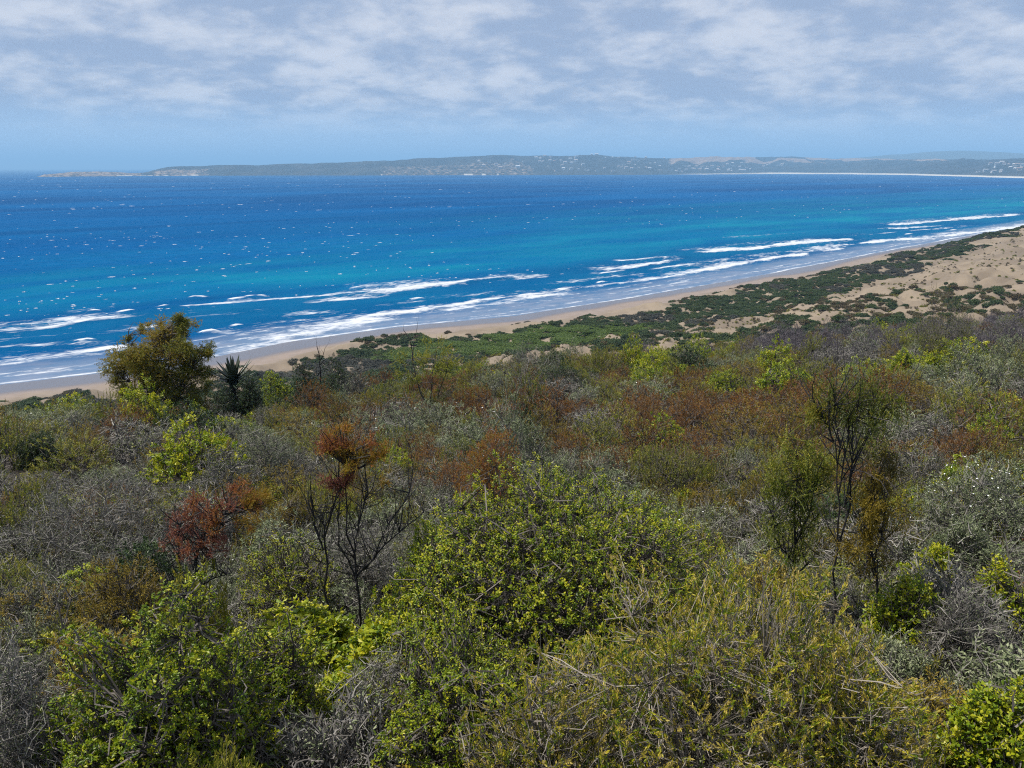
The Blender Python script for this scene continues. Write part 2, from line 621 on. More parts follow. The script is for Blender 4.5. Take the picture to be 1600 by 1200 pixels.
M['paletwig'] = leaf_mat('pale bleached twig', [(0.075, 0.064, 0.05), (0.14, 0.12, 0.098), (0.235, 0.205, 0.17)], 0.8, 0.0)
M['bark'] = leaf_mat('brown grey bark', [(0.035, 0.029, 0.026), (0.075, 0.064, 0.056), (0.14, 0.12, 0.105)], 0.85, 0.0)
M['darkbark'] = leaf_mat('charred dark bark', [(0.012, 0.011, 0.012), (0.024, 0.021, 0.022), (0.045, 0.04, 0.04)], 0.85, 0.0)
M['white'] = leaf_mat('white petal', [(0.70, 0.71, 0.68), (0.80, 0.80, 0.78)], 0.6, 0.1)
M['pink'] = leaf_mat('pink petal', [(0.45, 0.03, 0.30), (0.55, 0.06, 0.38)], 0.6, 0.2)
M['aloe'] = leaf_mat('dull aloe flesh', [(0.016, 0.026, 0.014), (0.03, 0.042, 0.024), (0.055, 0.065, 0.04)], 0.45, 0.0)
M['mat'] = leaf_mat('fresh green dune creeper', [(0.035, 0.075, 0.008), (0.065, 0.115, 0.010), (0.11, 0.16, 0.016)], 0.5, 0.2)
M['dune'] = leaf_mat('dark dune scrub leaf', [(0.020, 0.040, 0.012), (0.035, 0.066, 0.017), (0.062, 0.092, 0.022)], 0.6, 0.15, vary=0.5)
M['dunegrey'] = leaf_mat('grey dune scrub leaf', [(0.035, 0.036, 0.03), (0.06, 0.062, 0.05), (0.095, 0.098, 0.075)], 0.7, 0.1, vary=0.5)
M['dunebrown'] = leaf_mat('brownish dune scrub leaf', [(0.05, 0.038, 0.018), (0.10, 0.07, 0.03), (0.12, 0.11, 0.05)], 0.7, 0.1, vary=0.5)

# ground: pale dune sand, leaf litter under the heath, wet sand by the water
m_ground, nt, b, _o = new_mat('dune sand and leaf litter')
geo = nt.nodes.new('ShaderNodeNewGeometry')
P = geo.outputs['Position']
big = mnoise(nt, P, 0.05, 5, 0.55)
fine = mnoise(nt, P, 1.4, 8, 0.65)
rip = mnoise(nt, P, 0.35, 6, 0.6, 0.4)
sand = mmix(nt, mstep(nt, big, 0.35, 0.65), (0.140, 0.109, 0.078), (0.205, 0.162, 0.115))
sand = mmix(nt, mmath(nt, 'MULTIPLY', mstep(nt, rip, 0.5, 0.72), 0.45), sand, (0.115, 0.088, 0.062))
beach = mmix(nt, mstep(nt, rip, 0.35, 0.7), (0.205, 0.162, 0.136), (0.172, 0.138, 0.116))
sand = mmix(nt, attr(nt, 'beach'), sand, beach)
sand = mmix(nt, attr(nt, 'wet'), sand, (0.10, 0.09, 0.096))
litter = mramp(nt, fine, [(0.3, (0.016, 0.012, 0.009)), (0.55, (0.04, 0.032, 0.023)), (0.75, (0.085, 0.07, 0.052))])
colr = mmix(nt, attr(nt, 'litter'), sand, litter)
nt.links.new(colr, b.inputs['Base Color'])
rough = nt.nodes.new('ShaderNodeMapRange')
rough.inputs['To Min'].default_value = 0.9
rough.inputs['To Max'].default_value = 0.28
nt.links.new(attr(nt, 'wet'), rough.inputs['Value'])
nt.links.new(rough.outputs[0], b.inputs['Roughness'])
b.inputs['Specular IOR Level'].default_value = 0.3
bmp = nt.nodes.new('ShaderNodeBump')
bmp.inputs['Strength'].default_value = 0.6
bmp.inputs['Distance'].default_value = 0.25
nt.links.new(mmath(nt, 'MULTIPLY', mnoise(nt, P, 0.9, 7, 0.6), mmath(nt, 'SUBTRACT', 1.0, attr(nt, 'beach'))), bmp.inputs['Height'])
nt.links.new(bmp.outputs[0], b.inputs['Normal'])

# sea
m_sea, nt, b, _o = new_mat('sea water and surf foam')
tc = nt.nodes.new('ShaderNodeTexCoord')
O = tc.outputs['Object']            # x along the shore, y out to sea
depth = attr(nt, 'deep')
shal = attr(nt, 'wash')
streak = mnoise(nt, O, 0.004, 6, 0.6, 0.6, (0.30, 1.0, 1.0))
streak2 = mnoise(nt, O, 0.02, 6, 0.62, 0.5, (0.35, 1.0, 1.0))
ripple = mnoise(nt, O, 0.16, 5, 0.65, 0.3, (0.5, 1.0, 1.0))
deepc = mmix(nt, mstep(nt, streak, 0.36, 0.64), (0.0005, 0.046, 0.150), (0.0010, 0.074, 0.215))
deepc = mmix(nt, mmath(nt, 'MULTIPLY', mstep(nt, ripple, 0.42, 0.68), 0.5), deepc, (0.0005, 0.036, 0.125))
turq = mmix(nt, mstep(nt, streak2, 0.35, 0.65), (0.0008, 0.090, 0.200), (0.003, 0.136, 0.215))
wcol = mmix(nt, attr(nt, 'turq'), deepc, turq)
navy = mmix(nt, mstep(nt, streak2, 0.3, 0.7), (0.0008, 0.060, 0.150), (0.003, 0.095, 0.195))
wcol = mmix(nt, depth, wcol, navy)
wash = mmix(nt, mstep(nt, ripple, 0.35, 0.65), (0.095, 0.15, 0.235), (0.15, 0.185, 0.255))
wcol = mmix(nt, shal, wcol, wash)
fo = attr(nt, 'foam')
fn = mnoise(nt, O, 0.35, 7, 0.68, 0.6, (0.45, 1.0, 1.0))
fn2 = mnoise(nt, O, 0.075, 5, 0.6, 0.8, (0.35, 1.0, 1.0))
lace = mmath(nt, 'ADD', mmath(nt, 'MULTIPLY', fn, 0.7), mmath(nt, 'MULTIPLY', fn2, 0.3))
fmask = mstep(nt, mmath(nt, 'ADD', fo, mmath(nt, 'MULTIPLY', mmath(nt, 'SUBTRACT', lace, 0.5), 2.6)), 0.42, 1.05)
fmask = mmath(nt, 'MULTIPLY', fmask, mstep(nt, fo, 0.03, 0.25))
wcol = mmix(nt, fmask, wcol, (0.46, 0.48, 0.51))
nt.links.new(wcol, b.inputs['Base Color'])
rr = nt.nodes.new('ShaderNodeMapRange')
rr.inputs['To Min'].default_value = 0.32
rr.inputs['To Max'].default_value = 0.85
nt.links.new(fmask, rr.inputs['Value'])
nt.links.new(rr.outputs[0], b.inputs['Roughness'])
b.inputs['IOR'].default_value = 1.33
b.inputs['Specular IOR Level'].default_value = 0.0
bmp = nt.nodes.new('ShaderNodeBump')
bmp.inputs['Strength'].default_value = 0.8
bmp.inputs['Distance'].default_value = 1.2
wv = mmath(nt, 'ADD', mmath(nt, 'MULTIPLY', mnoise(nt, O, 0.06, 5, 0.6, 0.3, (0.4, 1.0, 1.0)), 1.4), mmath(nt, 'MULTIPLY', ripple, 0.6))
nt.links.new(wv, bmp.inputs['Height'])
nt.links.new(bmp.outputs[0], b.inputs['Normal'])

m_foam, nt, b, _o = new_mat('white foam')
b.inputs['Base Color'].default_value = (0.50, 0.56, 0.62, 1)
b.inputs['Roughness'].default_value = 0.8

m_far, nt, b, _o = new_mat('headland bush and sand')
P = nt.nodes.new('ShaderNodeNewGeometry').outputs['Position']
n1 = mnoise(nt, P, 0.006, 6, 0.6)
n2 = mnoise(nt, P, 0.03, 6, 0.65)
bushc = mmix(nt, mstep(nt, n1, 0.4, 0.62), (0.015, 0.016, 0.013), (0.036, 0.034, 0.028))
bushc = mmix(nt, mmath(nt, 'MULTIPLY', mstep(nt, n2, 0.52, 0.7), 0.6), bushc, (0.062, 0.056, 0.044))
barec = mmix(nt, mstep(nt, n2, 0.4, 0.6), (0.16, 0.11, 0.08), (0.26, 0.19, 0.135))
bm = mstep(nt, mmath(nt, 'ADD', attr(nt, 'bare'), mmath(nt, 'SUBTRACT', n2, 1.0)), -0.12, 0.12)
c = mmix(nt, bm, bushc, barec)
c = mmix(nt, attr(nt, 'sand'), c, (0.46, 0.42, 0.36))
nt.links.new(c, b.inputs['Base Color'])
b.inputs['Roughness'].default_value = 0.95
b.inputs['Specular IOR Level'].default_value = 0.1

m_mount, nt, b, _o = new_mat('distant mountain scrub')
P = nt.nodes.new('ShaderNodeNewGeometry').outputs['Position']
nt.links.new(mmix(nt, mnoise(nt, P, 0.002, 5, 0.6), (0.03, 0.045, 0.03), (0.09, 0.09, 0.06)), b.inputs['Base Color'])
b.inputs['Roughness'].default_value = 0.95
m_wall, nt, b, _o = new_mat('painted house wall')
inf = nt.nodes.new('ShaderNodeObjectInfo')
nt.links.new(mramp(nt, inf.outputs['Random'], [(0.0, (0.62, 0.61, 0.59)), (0.4, (0.52, 0.49, 0.44)), (0.7, (0.42, 0.34, 0.27)), (1.0, (0.66, 0.66, 0.64))]), b.inputs['Base Color'])
m_roof, nt, b, _o = new_mat('house roofing')
inf = nt.nodes.new('ShaderNodeObjectInfo')
nt.links.new(mramp(nt, inf.outputs['Random'], [(0.0, (0.16, 0.16, 0.17)), (0.35, (0.30, 0.29, 0.28)), (0.6, (0.24, 0.14, 0.09)), (1.0, (0.55, 0.55, 0.55))]), b.inputs['Base Color'])
m_pane, nt, b, _o = new_mat('dark window glass')
b.inputs['Base Color'].default_value = (0.03, 0.04, 0.05, 1)
b.inputs['Roughness'].default_value = 0.1

# ------------------------------------------------------------------ terrain
rr_ = np.concatenate([np.linspace(0.0, 3, 6)[:-1], np.geomspace(3, 90, 105)[:-1], np.geomspace(90, 420, 165)[:-1], np.geomspace(420, 2600, 90)])
th_ = np.radians(np.concatenate([np.linspace(-180, -46, 36)[:-1], np.linspace(-46, 48, 345), np.linspace(48, 180, 36)[1:-1]]))
rg, tg = np.meshgrid(rr_, th_, indexing='ij')
gx, gy = rg * np.sin(tg), rg * np.cos(tg)
gz = ground(gx, gy)
gu, gs = shore_uv(gx, gy)


def litter_at(x, y):
    """1 where heath litter covers the sand"""
    r = np.hypot(x, y)
    th = np.degrees(np.arctan2(x, y))
    re = np.interp(th, TH, RE)
    return 1 - sstep(re * 0.95, re * 1.35 + 6, r + (fbm(x / 12, y / 12, 77, 3) - 0.5) * 24)


lit = litter_at(gx, gy)
wetline = 15 * S + (fbm(gu / 40, gu * 0, 3, 3) - 0.5) * 20 * S
wet = 1 - sstep(wetline - 3, wetline + 5, gs)
wet = np.where(gs < 0, 1, wet)
beachm = 1 - sstep(26 * S, 38 * S, gs + (fbm(gx / 8, gy / 8, 8, 3) - 0.5) * 14)
me = make_mesh('terrain', np.stack([gx, gy, gz], -1).reshape(-1, 3), [grid_faces(len(rr_), len(th_), True)], m_ground,
               {'litter': lit.ravel(), 'wet': wet.ravel(), 'beach': beachm.ravel()}, smooth=True)
link('terrain', me, kind='structure')

# ------------------------------------------------------------------ sea with its surf
def px_uv(pts):
    pts = np.asarray(pts, float)
    d = ray(pts[:, 0], pts[:, 1])
    t = EYE / -d[:, 2]
    u, s = shore_uv(d[:, 0] * t, d[:, 1] * t)
    o = np.argsort(u)
    return u[o], s[o]


su = np.concatenate([-np.geomspace(330, 60000, 34)[::-1], np.arange(-322, 900, 2.8), np.geomspace(905, 60000, 40)])
ssn = np.concatenate([np.array([40.0, 20, 10, 5]), np.arange(3, -150, -1.35), -np.geomspace(151, 420, 80)[:], -np.geomspace(430, 60000, 70)])
ug, sg = np.meshgrid(su, ssn, indexing='ij')
foam = np.zeros_like(ug)
hgt = np.zeros_like(ug)
gate = fbm(ug / 26, sg / 9, 91, 4)
gate2 = fbm(ug / 70, sg / 16, 14, 3)


def streak_line(pts, front, trail, power, ridge=0.0, wob=2.0, seed=1, taper=12):
    """a breaking line through photo points: crisp front (towards land), lace trailing out to sea"""
    u0, s0 = px_uv(pts)
    line = np.interp(ug, u0, s0) + (fbm(ug / 18, ug * 0 + seed, 50 + seed, 3) - 0.5) * wob * 2
    inside = sstep(u0[0] - taper, u0[0] + taper, ug) * (1 - sstep(u0[-1] - taper, u0[-1] + taper, ug))
    d = line - sg                      # > 0 seaward
    band = np.where(d >= 0, np.exp(-(d / trail) ** 1.3), np.exp(-(d / front) ** 2)) * inside
    f = power * band * np.clip(0.12 + 1.7 * gate, 0, 1.25)
    np.maximum(foam, f, out=foam)
    if ridge:
        hgt[:] += 1.6 * ridge * np.exp(-(d / 2.2) ** 2) * inside * np.clip(gate2 * 1.6 - 0.2, 0, 1)


# outer bar
streak_line([(-40, 527), (60, 514), (130, 503), (175, 498), (222, 492)], 4, 26, 0.98, 0.7, 3, 1)
streak_line([(262, 478), (330, 476), (440, 468), (550, 458), (650, 449)], 3, 9, 0.78, 0.5, 3, 2)
streak_line([(560, 459), (650, 450), (740, 441), (800, 435), (862, 431)], 5, 26, 1.0, 0.8, 3, 3)
streak_line([(930, 424), (990, 418), (1040, 410), (1072, 402)], 5, 24, 0.80, 0.5, 3, 4)
streak_line([(960, 408), (1000, 406), (1072, 402)], 3, 9, 0.95, 0.8, 2, 5, 8)
streak_line([(1092, 395), (1180, 388), (1240, 381), (1330, 374)], 5, 24, 1.05, 0.9, 3, 6)
streak_line([(1372, 358), (1410, 357), (1470, 353)], 4, 14, 0.98, 0.7, 3, 7)
streak_line([(1405, 352), (1450, 347), (1540, 340), (1605, 335)], 5, 30, 1.05, 0.9, 3, 8)
streak_line([(1120, 372), (1200, 367), (1300, 362)], 2, 10, 0.55, 0, 3, 9)
# inner bar, towards the swash
streak_line([(-40, 577), (60, 566), (150, 551), (172, 546), (240, 543)], 3, 15, 0.95, 0.5, 3, 10)
streak_line([(340, 548), (380, 545), (400, 537)], 3, 10, 0.95, 0.4, 2, 11)
streak_line([(350, 527), (430, 531), (480, 523), (560, 508), (615, 497)], 4, 28, 0.98, 0.5, 3, 12)
streak_line([(560, 498), (610, 491), (680, 484)], 3, 10, 1.0, 0.6, 2, 13)
streak_line([(640, 494), (690, 480), (760, 468), (860, 459)], 3, 14, 0.95, 0.5, 3, 14)
streak_line([(800, 468), (900, 450), (1000, 439), (1100, 424)], 4, 13, 0.88, 0.4, 3, 15)
streak_line([(1050, 432), (1150, 414), (1250, 398), (1320, 388)], 4, 20, 0.95, 0.5, 3, 16)
streak_line([(1280, 391), (1360, 380), (1450, 372), (1600, 355), (1680, 342)], 4, 22, 1.05, 0.6, 3, 17)
streak_line([(980, 438), (1020, 437), (1030, 434)], 3, 6, 1.1, 0.8, 1, 18, 5)
# thinner lace left behind between the bars
for k_, (pts, pw, tr) in enumerate([([(-40, 548), (60, 541), (140, 535)], .62, 10), ([(150, 523), (250, 512), (340, 505)], .6, 10), ([(330, 560), (460, 541), (560, 523)], .72, 12), ([(390, 498), (470, 492), (545, 487)], .62, 9),
                                    ([(600, 478), (700, 466), (800, 455)], .58, 9), ([(860, 446), (940, 436), (1010, 428)], .62, 10), ([(1000, 422), (1090, 412), (1160, 403)], .64, 10), ([(1150, 404), (1240, 393), (1330, 380)], .62, 9),
                                    ([(-40, 536), (40, 528), (110, 520)], .66, 10), ([(240, 503), (330, 494), (420, 485)], .55, 9), ([(420, 520), (520, 505), (600, 492)], .75, 14), ([(680, 490), (780, 476), (900, 457)], .7, 10),
                                    ([(470, 474), (560, 466), (640, 458)], .66, 12), ([(1330, 368), (1430, 361), (1540, 352)], .62, 10), ([(30, 500), (110, 494), (190, 488)], .58, 8), ([(900, 430), (960, 424), (1040, 415)], .6, 10)]):
    streak_line(pts, 2.5, tr * 1.4, pw + 0.08, 0.25, 4, 40 + k_, 20)
# lace lines sliding up the sand
nu = np.array([-330, -200, -100, 0, 150, 400, 900])
for k, (off, pw, tr) in enumerate([(0.0, 0.92, 2.4), (-7.5, 0.62, 3.5), (-15, 0.6, 5), (-23, 0.55, 5)]):
    wv_ = off + (fbm(ug / 45, ug * 0 + k, 60 + k, 3) - 0.5) * (5 + 3 * k)
    d = wv_ - sg
    band = np.where(d >= 0, np.exp(-(d / tr) ** 1.2), np.exp(-(d / 0.9) ** 2))
    np.maximum(foam, pw * band * (0.55 + 0.9 * fbm(ug / 60, sg / 14, 70 + k, 3)) * sstep(-400, -340, ug), out=foam)
# single breaking crests
rng = np.random.default_rng(4)
for px_, py_, w_ in [(145, 487, 7), (198, 486, 5), (256, 479, 9), (302, 466, 5), (318, 466, 4), (370, 467, 13), (390, 464, 8), (408, 463, 8), (131, 533, 8), (322, 520, 9), (330, 520, 9),
                     (370, 509, 11), (652, 468, 7), (880, 454, 7), (560, 450, 6), (1163, 443, 5), (1218, 382, 6), (1240, 378, 5), (940, 441, 6), (1112, 421, 8), (1420, 366, 7), (1490, 360, 7)]:
    u0, s0 = px_uv([(px_ - w_, py_ + w_ * 0.06), (px_ + w_, py_ - w_ * 0.06)])
    um, sm = u0.mean(), s0.mean()
    hw = max(abs(u0[1] - u0[0]) * 0.62, 2.5)
    e = np.exp(-((ug - um) / hw) ** 4 - ((sg - sm) / 1.9) ** 2)
    np.maximum(foam, 1.35 * e, out=foam)
    hgt += 0.9 * np.exp(-((ug - um) / (hw * 1.2)) ** 2 - ((sg - sm) / 3.2) ** 2)
foam *= sstep(2.5, 0.5, sg) if False else 1
turq = np.interp(sg, [-800, -420, -270, -200, -145, -118, -95, -40, -10], [0, 0.10, 0.30, 0.66, 0.82, 0.55, 0.2, 0.1, 0.3])
turq = np.clip(turq * (0.30 + 1.25 * fbm(ug / 130, sg / 42, 41, 4)) + np.interp(ug, [-300, 0, 400, 900], [-0.22, -0.05, 0.18, 0.25]) * (sg > -500), 0, 1)
navy = np.clip(np.interp(sg, [-140, -105, -92, -50, -30, -18], [0, 0.2, 0.65, 0.65, 0.25, 0]) * (0.35 + 1.2 * fbm(ug / 60, sg / 18, 43, 3)), 0, 1)
washm = np.clip(sstep(-34 * S - 8, -10, sg + (fbm(ug / 50, sg / 15, 47, 3) - 0.5) * 14), 0, 1) * 0.9
swell = 0.35 * np.sin((sg + 6 * fbm(ug / 90, sg / 200, 2, 2)) / 4.6) * sstep(0, -40, sg) * np.exp(sg / 500)
hgt = hgt + swell * 0.6
# the sea object's own axes: x along the shore, y out to sea
wx, wy = from_uv(ug, sg)
ox = (wx - P0[0]) * AL[0] + (wy - P0[1]) * AL[1]
oy = -((wx - P0[0]) * INL[0] + (wy - P0[1]) * INL[1])
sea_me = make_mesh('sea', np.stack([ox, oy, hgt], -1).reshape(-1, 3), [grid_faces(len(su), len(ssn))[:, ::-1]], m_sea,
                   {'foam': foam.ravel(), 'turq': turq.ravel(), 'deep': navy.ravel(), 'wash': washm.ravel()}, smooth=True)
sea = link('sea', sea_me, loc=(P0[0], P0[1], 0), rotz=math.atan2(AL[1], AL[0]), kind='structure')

# whitecaps: small humps of foam out on the open water, too many to count
rng = np.random.default_rng(12)
n = 2700
px = rng.uniform(-120, 1720, n)
py = 279 + 235 * rng.random(n) ** 1.25
d = ray(px, py)
t = EYE / -d[:, 2]
cx, cy = d[:, 0] * t, d[:, 1] * t
cu, cs = shore_uv(cx, cy)
dist = np.hypot(cx, cy)
dens = fbm(cu / 260, cs / 120, 21, 3)
keep = (cs < -75) & (dens > 0.39 + 0.24 * rng.random(n)) & (rng.random(n) < np.interp(px, [0, 700, 1100, 1600], [1, 0.9, 0.75, 0.5]))
cx, cy, dist = cx[keep], cy[keep], dist[keep]
n = len(cx)
ln = rng.lognormal(0, 0.5, n) * np.interp(dist, [250, 900, 2500, 5000], [0.5, 1.1, 2.5, 4.4])
hh = rng.uniform(0.35, 0.85, n) * np.interp(dist, [250, 900, 2500, 5000], [0.15, 0.3, 0.7, 1.1])
an = math.atan2(AL[1], AL[0]) - 0.35 + rng.normal(0, 0.22, n)
a1 = np.stack([np.cos(an), np.sin(an)], 1)
a2 = np.stack([-np.sin(an), np.cos(an)], 1)
ks = np.linspace(-1, 1, 6)
V = np.zeros((n, 6, 3, 3))
for i, k in enumerate(ks):
    wob = rng.normal(0, 0.35, n)
    wd_ = (1 - k * k) * 0.75 + 0.08
    for j, (o, zf) in enumerate(((-1.0, 0.0), (0.0, 1.0), (1.6, 0.0))):
        q = a1 * (k * ln)[:, None] + a2 * ((o * wd_ + wob) * (0.5 + 0.15 * ln))[:, None]
        V[:, i, j, :2] = np.stack([cx, cy], 1) + q
        V[:, i, j, 2] = 0.12 + zf * hh * (1 - k * k) * rng.uniform(0.6, 1.2, n) - (0.5 if zf == 0 else 0)
gf = grid_faces(6, 3)
F = (np.arange(n)[:, None, None] * 18 + gf[None]).reshape(-1, 4)
link('whitecaps', make_mesh('whitecaps', V.reshape(-1, 3), [F], m_foam), kind='stuff')

# ------------------------------------------------------------------ the headland across the bay
hp = np.arange(56, 1900, 2.0)
water_row = np.interp(hp, [56, 225, 500, 800, 1000, 1200, 1330, 1420, 1500, 1600, 1900], [276.5, 274.6, 274.2, 273.8, 273.2, 271.8, 272.3, 273.6, 275.5, 278.5, 288])
top_row = np.interp(hp, [56, 66, 90, 110, 150, 180, 215, 228, 245, 262, 285, 330, 365, 400, 450, 520, 560, 610, 650, 700, 760, 785, 830, 900, 950, 1000, 1040, 1100, 1160, 1230, 1290, 1330, 1400, 1480, 1545, 1600, 1900],
                    [276, 273, 271, 268.5, 268, 269, 270.8, 269, 264.5, 261, 259.5, 259, 257.5, 258, 256, 254.5, 252.5, 251, 248, 246, 243, 242, 243.5, 243.5, 243.8, 246.5, 247.5, 246.5, 245.5, 245.5, 247.5, 248, 248.5, 249, 249, 247.5, 246])
top_row = top_row + (fbm(hp / 14, hp * 0, 7, 4) - 0.5) * 1.6 * sstep(60, 300, hp)
dd = ray(hp, water_row)
D0 = np.hypot(dd[:, 0], dd[:, 1]) * EYE / -dd[:, 2]
D0 = D0 * (1 + (fbm(hp / 25, hp * 0, 4, 4) - 0.5) * 0.03)
W = np.interp(hp, [56, 220, 300, 500, 800, 1000, 1200, 1500, 1900], [90, 160, 500, 900, 1300, 1500, 2200, 1900, 1500])
dirx = (hp - 800) / FPX
dh = np.stack([dirx, np.full_like(dirx, CP + 338 / FPX * SP)], 1)
dh = dh / np.linalg.norm(dh, axis=1, keepdims=True)
vs = np.concatenate([np.array([-0.03, 0.0, 0.012]), np.linspace(0.03, 1, 44), np.linspace(1.06, 1.7, 8)])
hv, vv = np.meshgrid(hp, vs, indexing='ij')
DD = D0[:, None] + W[:, None] * vv
# height at the ridge so that its line is seen at top_row (angle from the eye)
dt = ray(hp, top_row)
tan_top = dt[:, 2] / np.hypot(dt[:, 0], dt[:, 1])
zr = np.maximum(EYE + tan_top * (D0 + W), 1.5)
prof = np.where(vv <= 1, 1 - (1 - np.clip(vv, 0, 1)) ** 1.75, 1 - (vv - 1) ** 2 * 1.4)
rel = (fbm(hv / 26, vv * 3.2, 15, 5) - 0.5)
zz = zr[:, None] * prof * (1 + rel * 0.75 * np.clip(vv * 6, 0, 1) * np.clip((1 - vv) * 2.2, 0, 1))
zz = np.where(vv <= 0, np.where(vv < -0.01, -6, 0.0), np.maximum(zz, 0.25))
hx, hy = dh[:, 0:1] * DD, dh[:, 1:2] * DD
rowv = 262 - (zz - EYE) / np.maximum(DD, 1) * FPX   # roughly the row each point is seen at, used only to lay out land cover along the slope
bare = np.full_like(zz, 0.12)


def cover(x0, x1, v0, v1, amount):
    m = sstep(x0 - 15, x0 + 15, hv) * (1 - sstep(x1 - 15, x1 + 15, hv)) * sstep(v0 - 0.04, v0 + 0.04, vv) * (1 - sstep(v1 - 0.04, v1 + 0.04, vv))
    np.maximum(bare, amount * m, out=bare)


cover(590, 840, -0.05, 0.40, 0.43)
cover(230, 330, -0.05, 0.5, 0.50)
cover(50, 225, -0.05, 1.0, 0.55)
cover(1045, 1180, 0.48, 0.93, 0.85)
cover(1160, 1290, 0.40, 0.62, 0.8)
cover(1255, 1400, 0.72, 0.93, 0.9)
cover(1370, 1480, 0.72, 0.90, 0.8)
sandm = (vv < 0.02) * sstep(1040, 1110, hv) * 1.0
sandm = np.maximum(sandm, (vv < 0.035) * sstep(1150, 1220, hv))
sandm = np.maximum(sandm, (vv < 0.035) * ((fbm(hv / 9, hv * 0, 66, 3) > 0.56) * ((hv > 590) & (hv < 780))) * 0.8)
sandm = np.maximum(sandm, (vv < 0.1) * ((hv > 178) & (hv < 206)) * 0.9)
sandm = np.maximum(sandm, (vv < 0.06) * ((hv > 205) & (hv < 330)) * (fbm(hv / 6, hv * 0, 67, 3) > 0.5) * 0.7)
link('headland_hills', make_mesh('headland', np.stack([hx, hy, zz], -1).reshape(-1, 3), [grid_faces(len(hp), len(vs))[:, ::-1]], m_far,
                                {'bare': bare.ravel(), 'sand': sandm.ravel()}, smooth=True), kind='structure')

# blue mountain beyond
mp_ = np.arange(1180, 1980, 4.0)
mrow = np.interp(mp_, [1180, 1290, 1330, 1400, 1470, 1500, 1560, 1600, 1700, 1980], [258, 250, 247, 241, 236, 235.5, 237.5, 240, 243, 250]) + (fbm(mp_ / 30, mp_ * 0, 9, 4) - 0.5) * 1.5
MD = 13500.0
md = np.stack([(mp_ - 800) / FPX, np.full_like(mp_, CP + 338 / FPX * SP)], 1)
md = md / np.linalg.norm(md, axis=1, keepdims=True)
dt = ray(mp_, mrow)
mz = EYE + MD * dt[:, 2] / np.hypot(dt[:, 0], dt[:, 1])
mv = np.linspace(-1, 1, 25)
hm, vm = np.meshgrid(mp_, mv, indexing='ij')
mzz = mz[:, None] * (1 - np.abs(vm) ** 1.5) * (1 + (fbm(hm / 40, vm * 3, 19, 4) - 0.5) * 0.5 * np.abs(vm)) + 1
mD = MD + vm * 2300
link('mountain', make_mesh('mountain', np.stack([md[:, 0:1] * mD, md[:, 1:2] * mD, mzz], -1).reshape(-1, 3), [grid_faces(len(mp_), 25)[:, ::-1]], m_mount, smooth=True), kind='structure')

# rocks off the point, and the houses
def hills_at(px_, v_):
    i = np.clip((px_ - hp[0]) / 2.0, 0, len(hp) - 1.001)
    j = np.clip(np.interp(v_, vs, np.arange(len(vs))), 0, len(vs) - 1.001)
    i0, j0 = int(i), int(j)
    fi, fj = i - i0, j - j0
    g = lambda A: (A[i0, j0] * (1 - fi) + A[i0 + 1, j0] * fi) * (1 - fj) + (A[i0, j0 + 1] * (1 - fi) + A[i0 + 1, j0 + 1] * fi) * fj
    return g(hx), g(hy), g(zz)


def box(x0, x1, y0, y1, z0, z1):
    v = np.array([[x, y, z] for z in (z0, z1) for y in (y0, y1) for x in (x0, x1)], float)
    f = np.array([[0, 2, 3, 1], [4, 5, 7, 6], [0, 1, 5, 4], [2, 6, 7, 3], [0, 4, 6, 2], [1, 3, 7, 5]])
    return v, f


def house_meshes(w, dpt, h, gable):
    v, f = box(-w / 2, w / 2, -dpt / 2, dpt / 2, -6, h)
    wall = make_mesh('house_wall', v, [f], m_wall)
    e = 0.9
    if gable:
        v = np.array([[-w / 2 - e, -dpt / 2 - e, h - .3], [w / 2 + e, -dpt / 2 - e, h - .3], [w / 2 + e, dpt / 2 + e, h - .3], [-w / 2 - e, dpt / 2 + e, h - .3], [-w / 2 - e, 0, h + gable], [w / 2 + e, 0, h + gable]])
        roof = make_mesh('house_roof', v, [np.array([[0, 1, 5, 4], [2, 3, 4, 5], [0, 3, 2, 1]]), np.array([[0, 4, 3], [1, 2, 5]])], m_roof)
    else:
        v, f = box(-w / 2 - e, w / 2 + e, -dpt / 2 - e, dpt / 2 + e, h + .01, h + .6)
        roof = make_mesh('house_roof', v, [f], m_roof)
    v, f = box(-w * 0.3, w * 0.3, -dpt / 2 - .1, -dpt / 2 + .3, h * .25, h * .62)
    pane = make_mesh('house_window', v, [f], m_pane)
    return wall, roof, pane


HOUSE = [house_meshes(22, 13, 8.5, 3.5), house_meshes(30, 14, 9.5, 0), house_meshes(16, 12, 6.5, 3.2), house_meshes(26, 16, 12, 4)]


def ordinal(k):
    return ['first', 'second', 'third', 'fourth', 'fifth', 'sixth', 'seventh', 'eighth', 'ninth', 'tenth', 'eleventh', 'twelfth', 'thirteenth', 'fourteenth', 'fifteenth', 'sixteenth', 'seventeenth', 'eighteenth', 'nineteenth', 'twentieth'][k] if k < 20 else str(k + 1) + 'th'


def number(k):
    return ['zero', 'one', 'two', 'three', 'four', 'five', 'six', 'seven', 'eight', 'nine', 'ten', 'eleven', 'twelve'][k] if k <= 12 else str(k)


def ranked(phrase, where, k, n):
    if n == 1:
        return f'{phrase} {where}'
    if n == 2:
        return f'{phrase} {where}, {"left" if k == 0 else "right"} one'
    if k == n - 1:
        return f'{phrase} {where}, rightmost'
    return f'{phrase} {where}, ' + ('leftmost' if k == 0 else f'{ordinal(k)} from left')


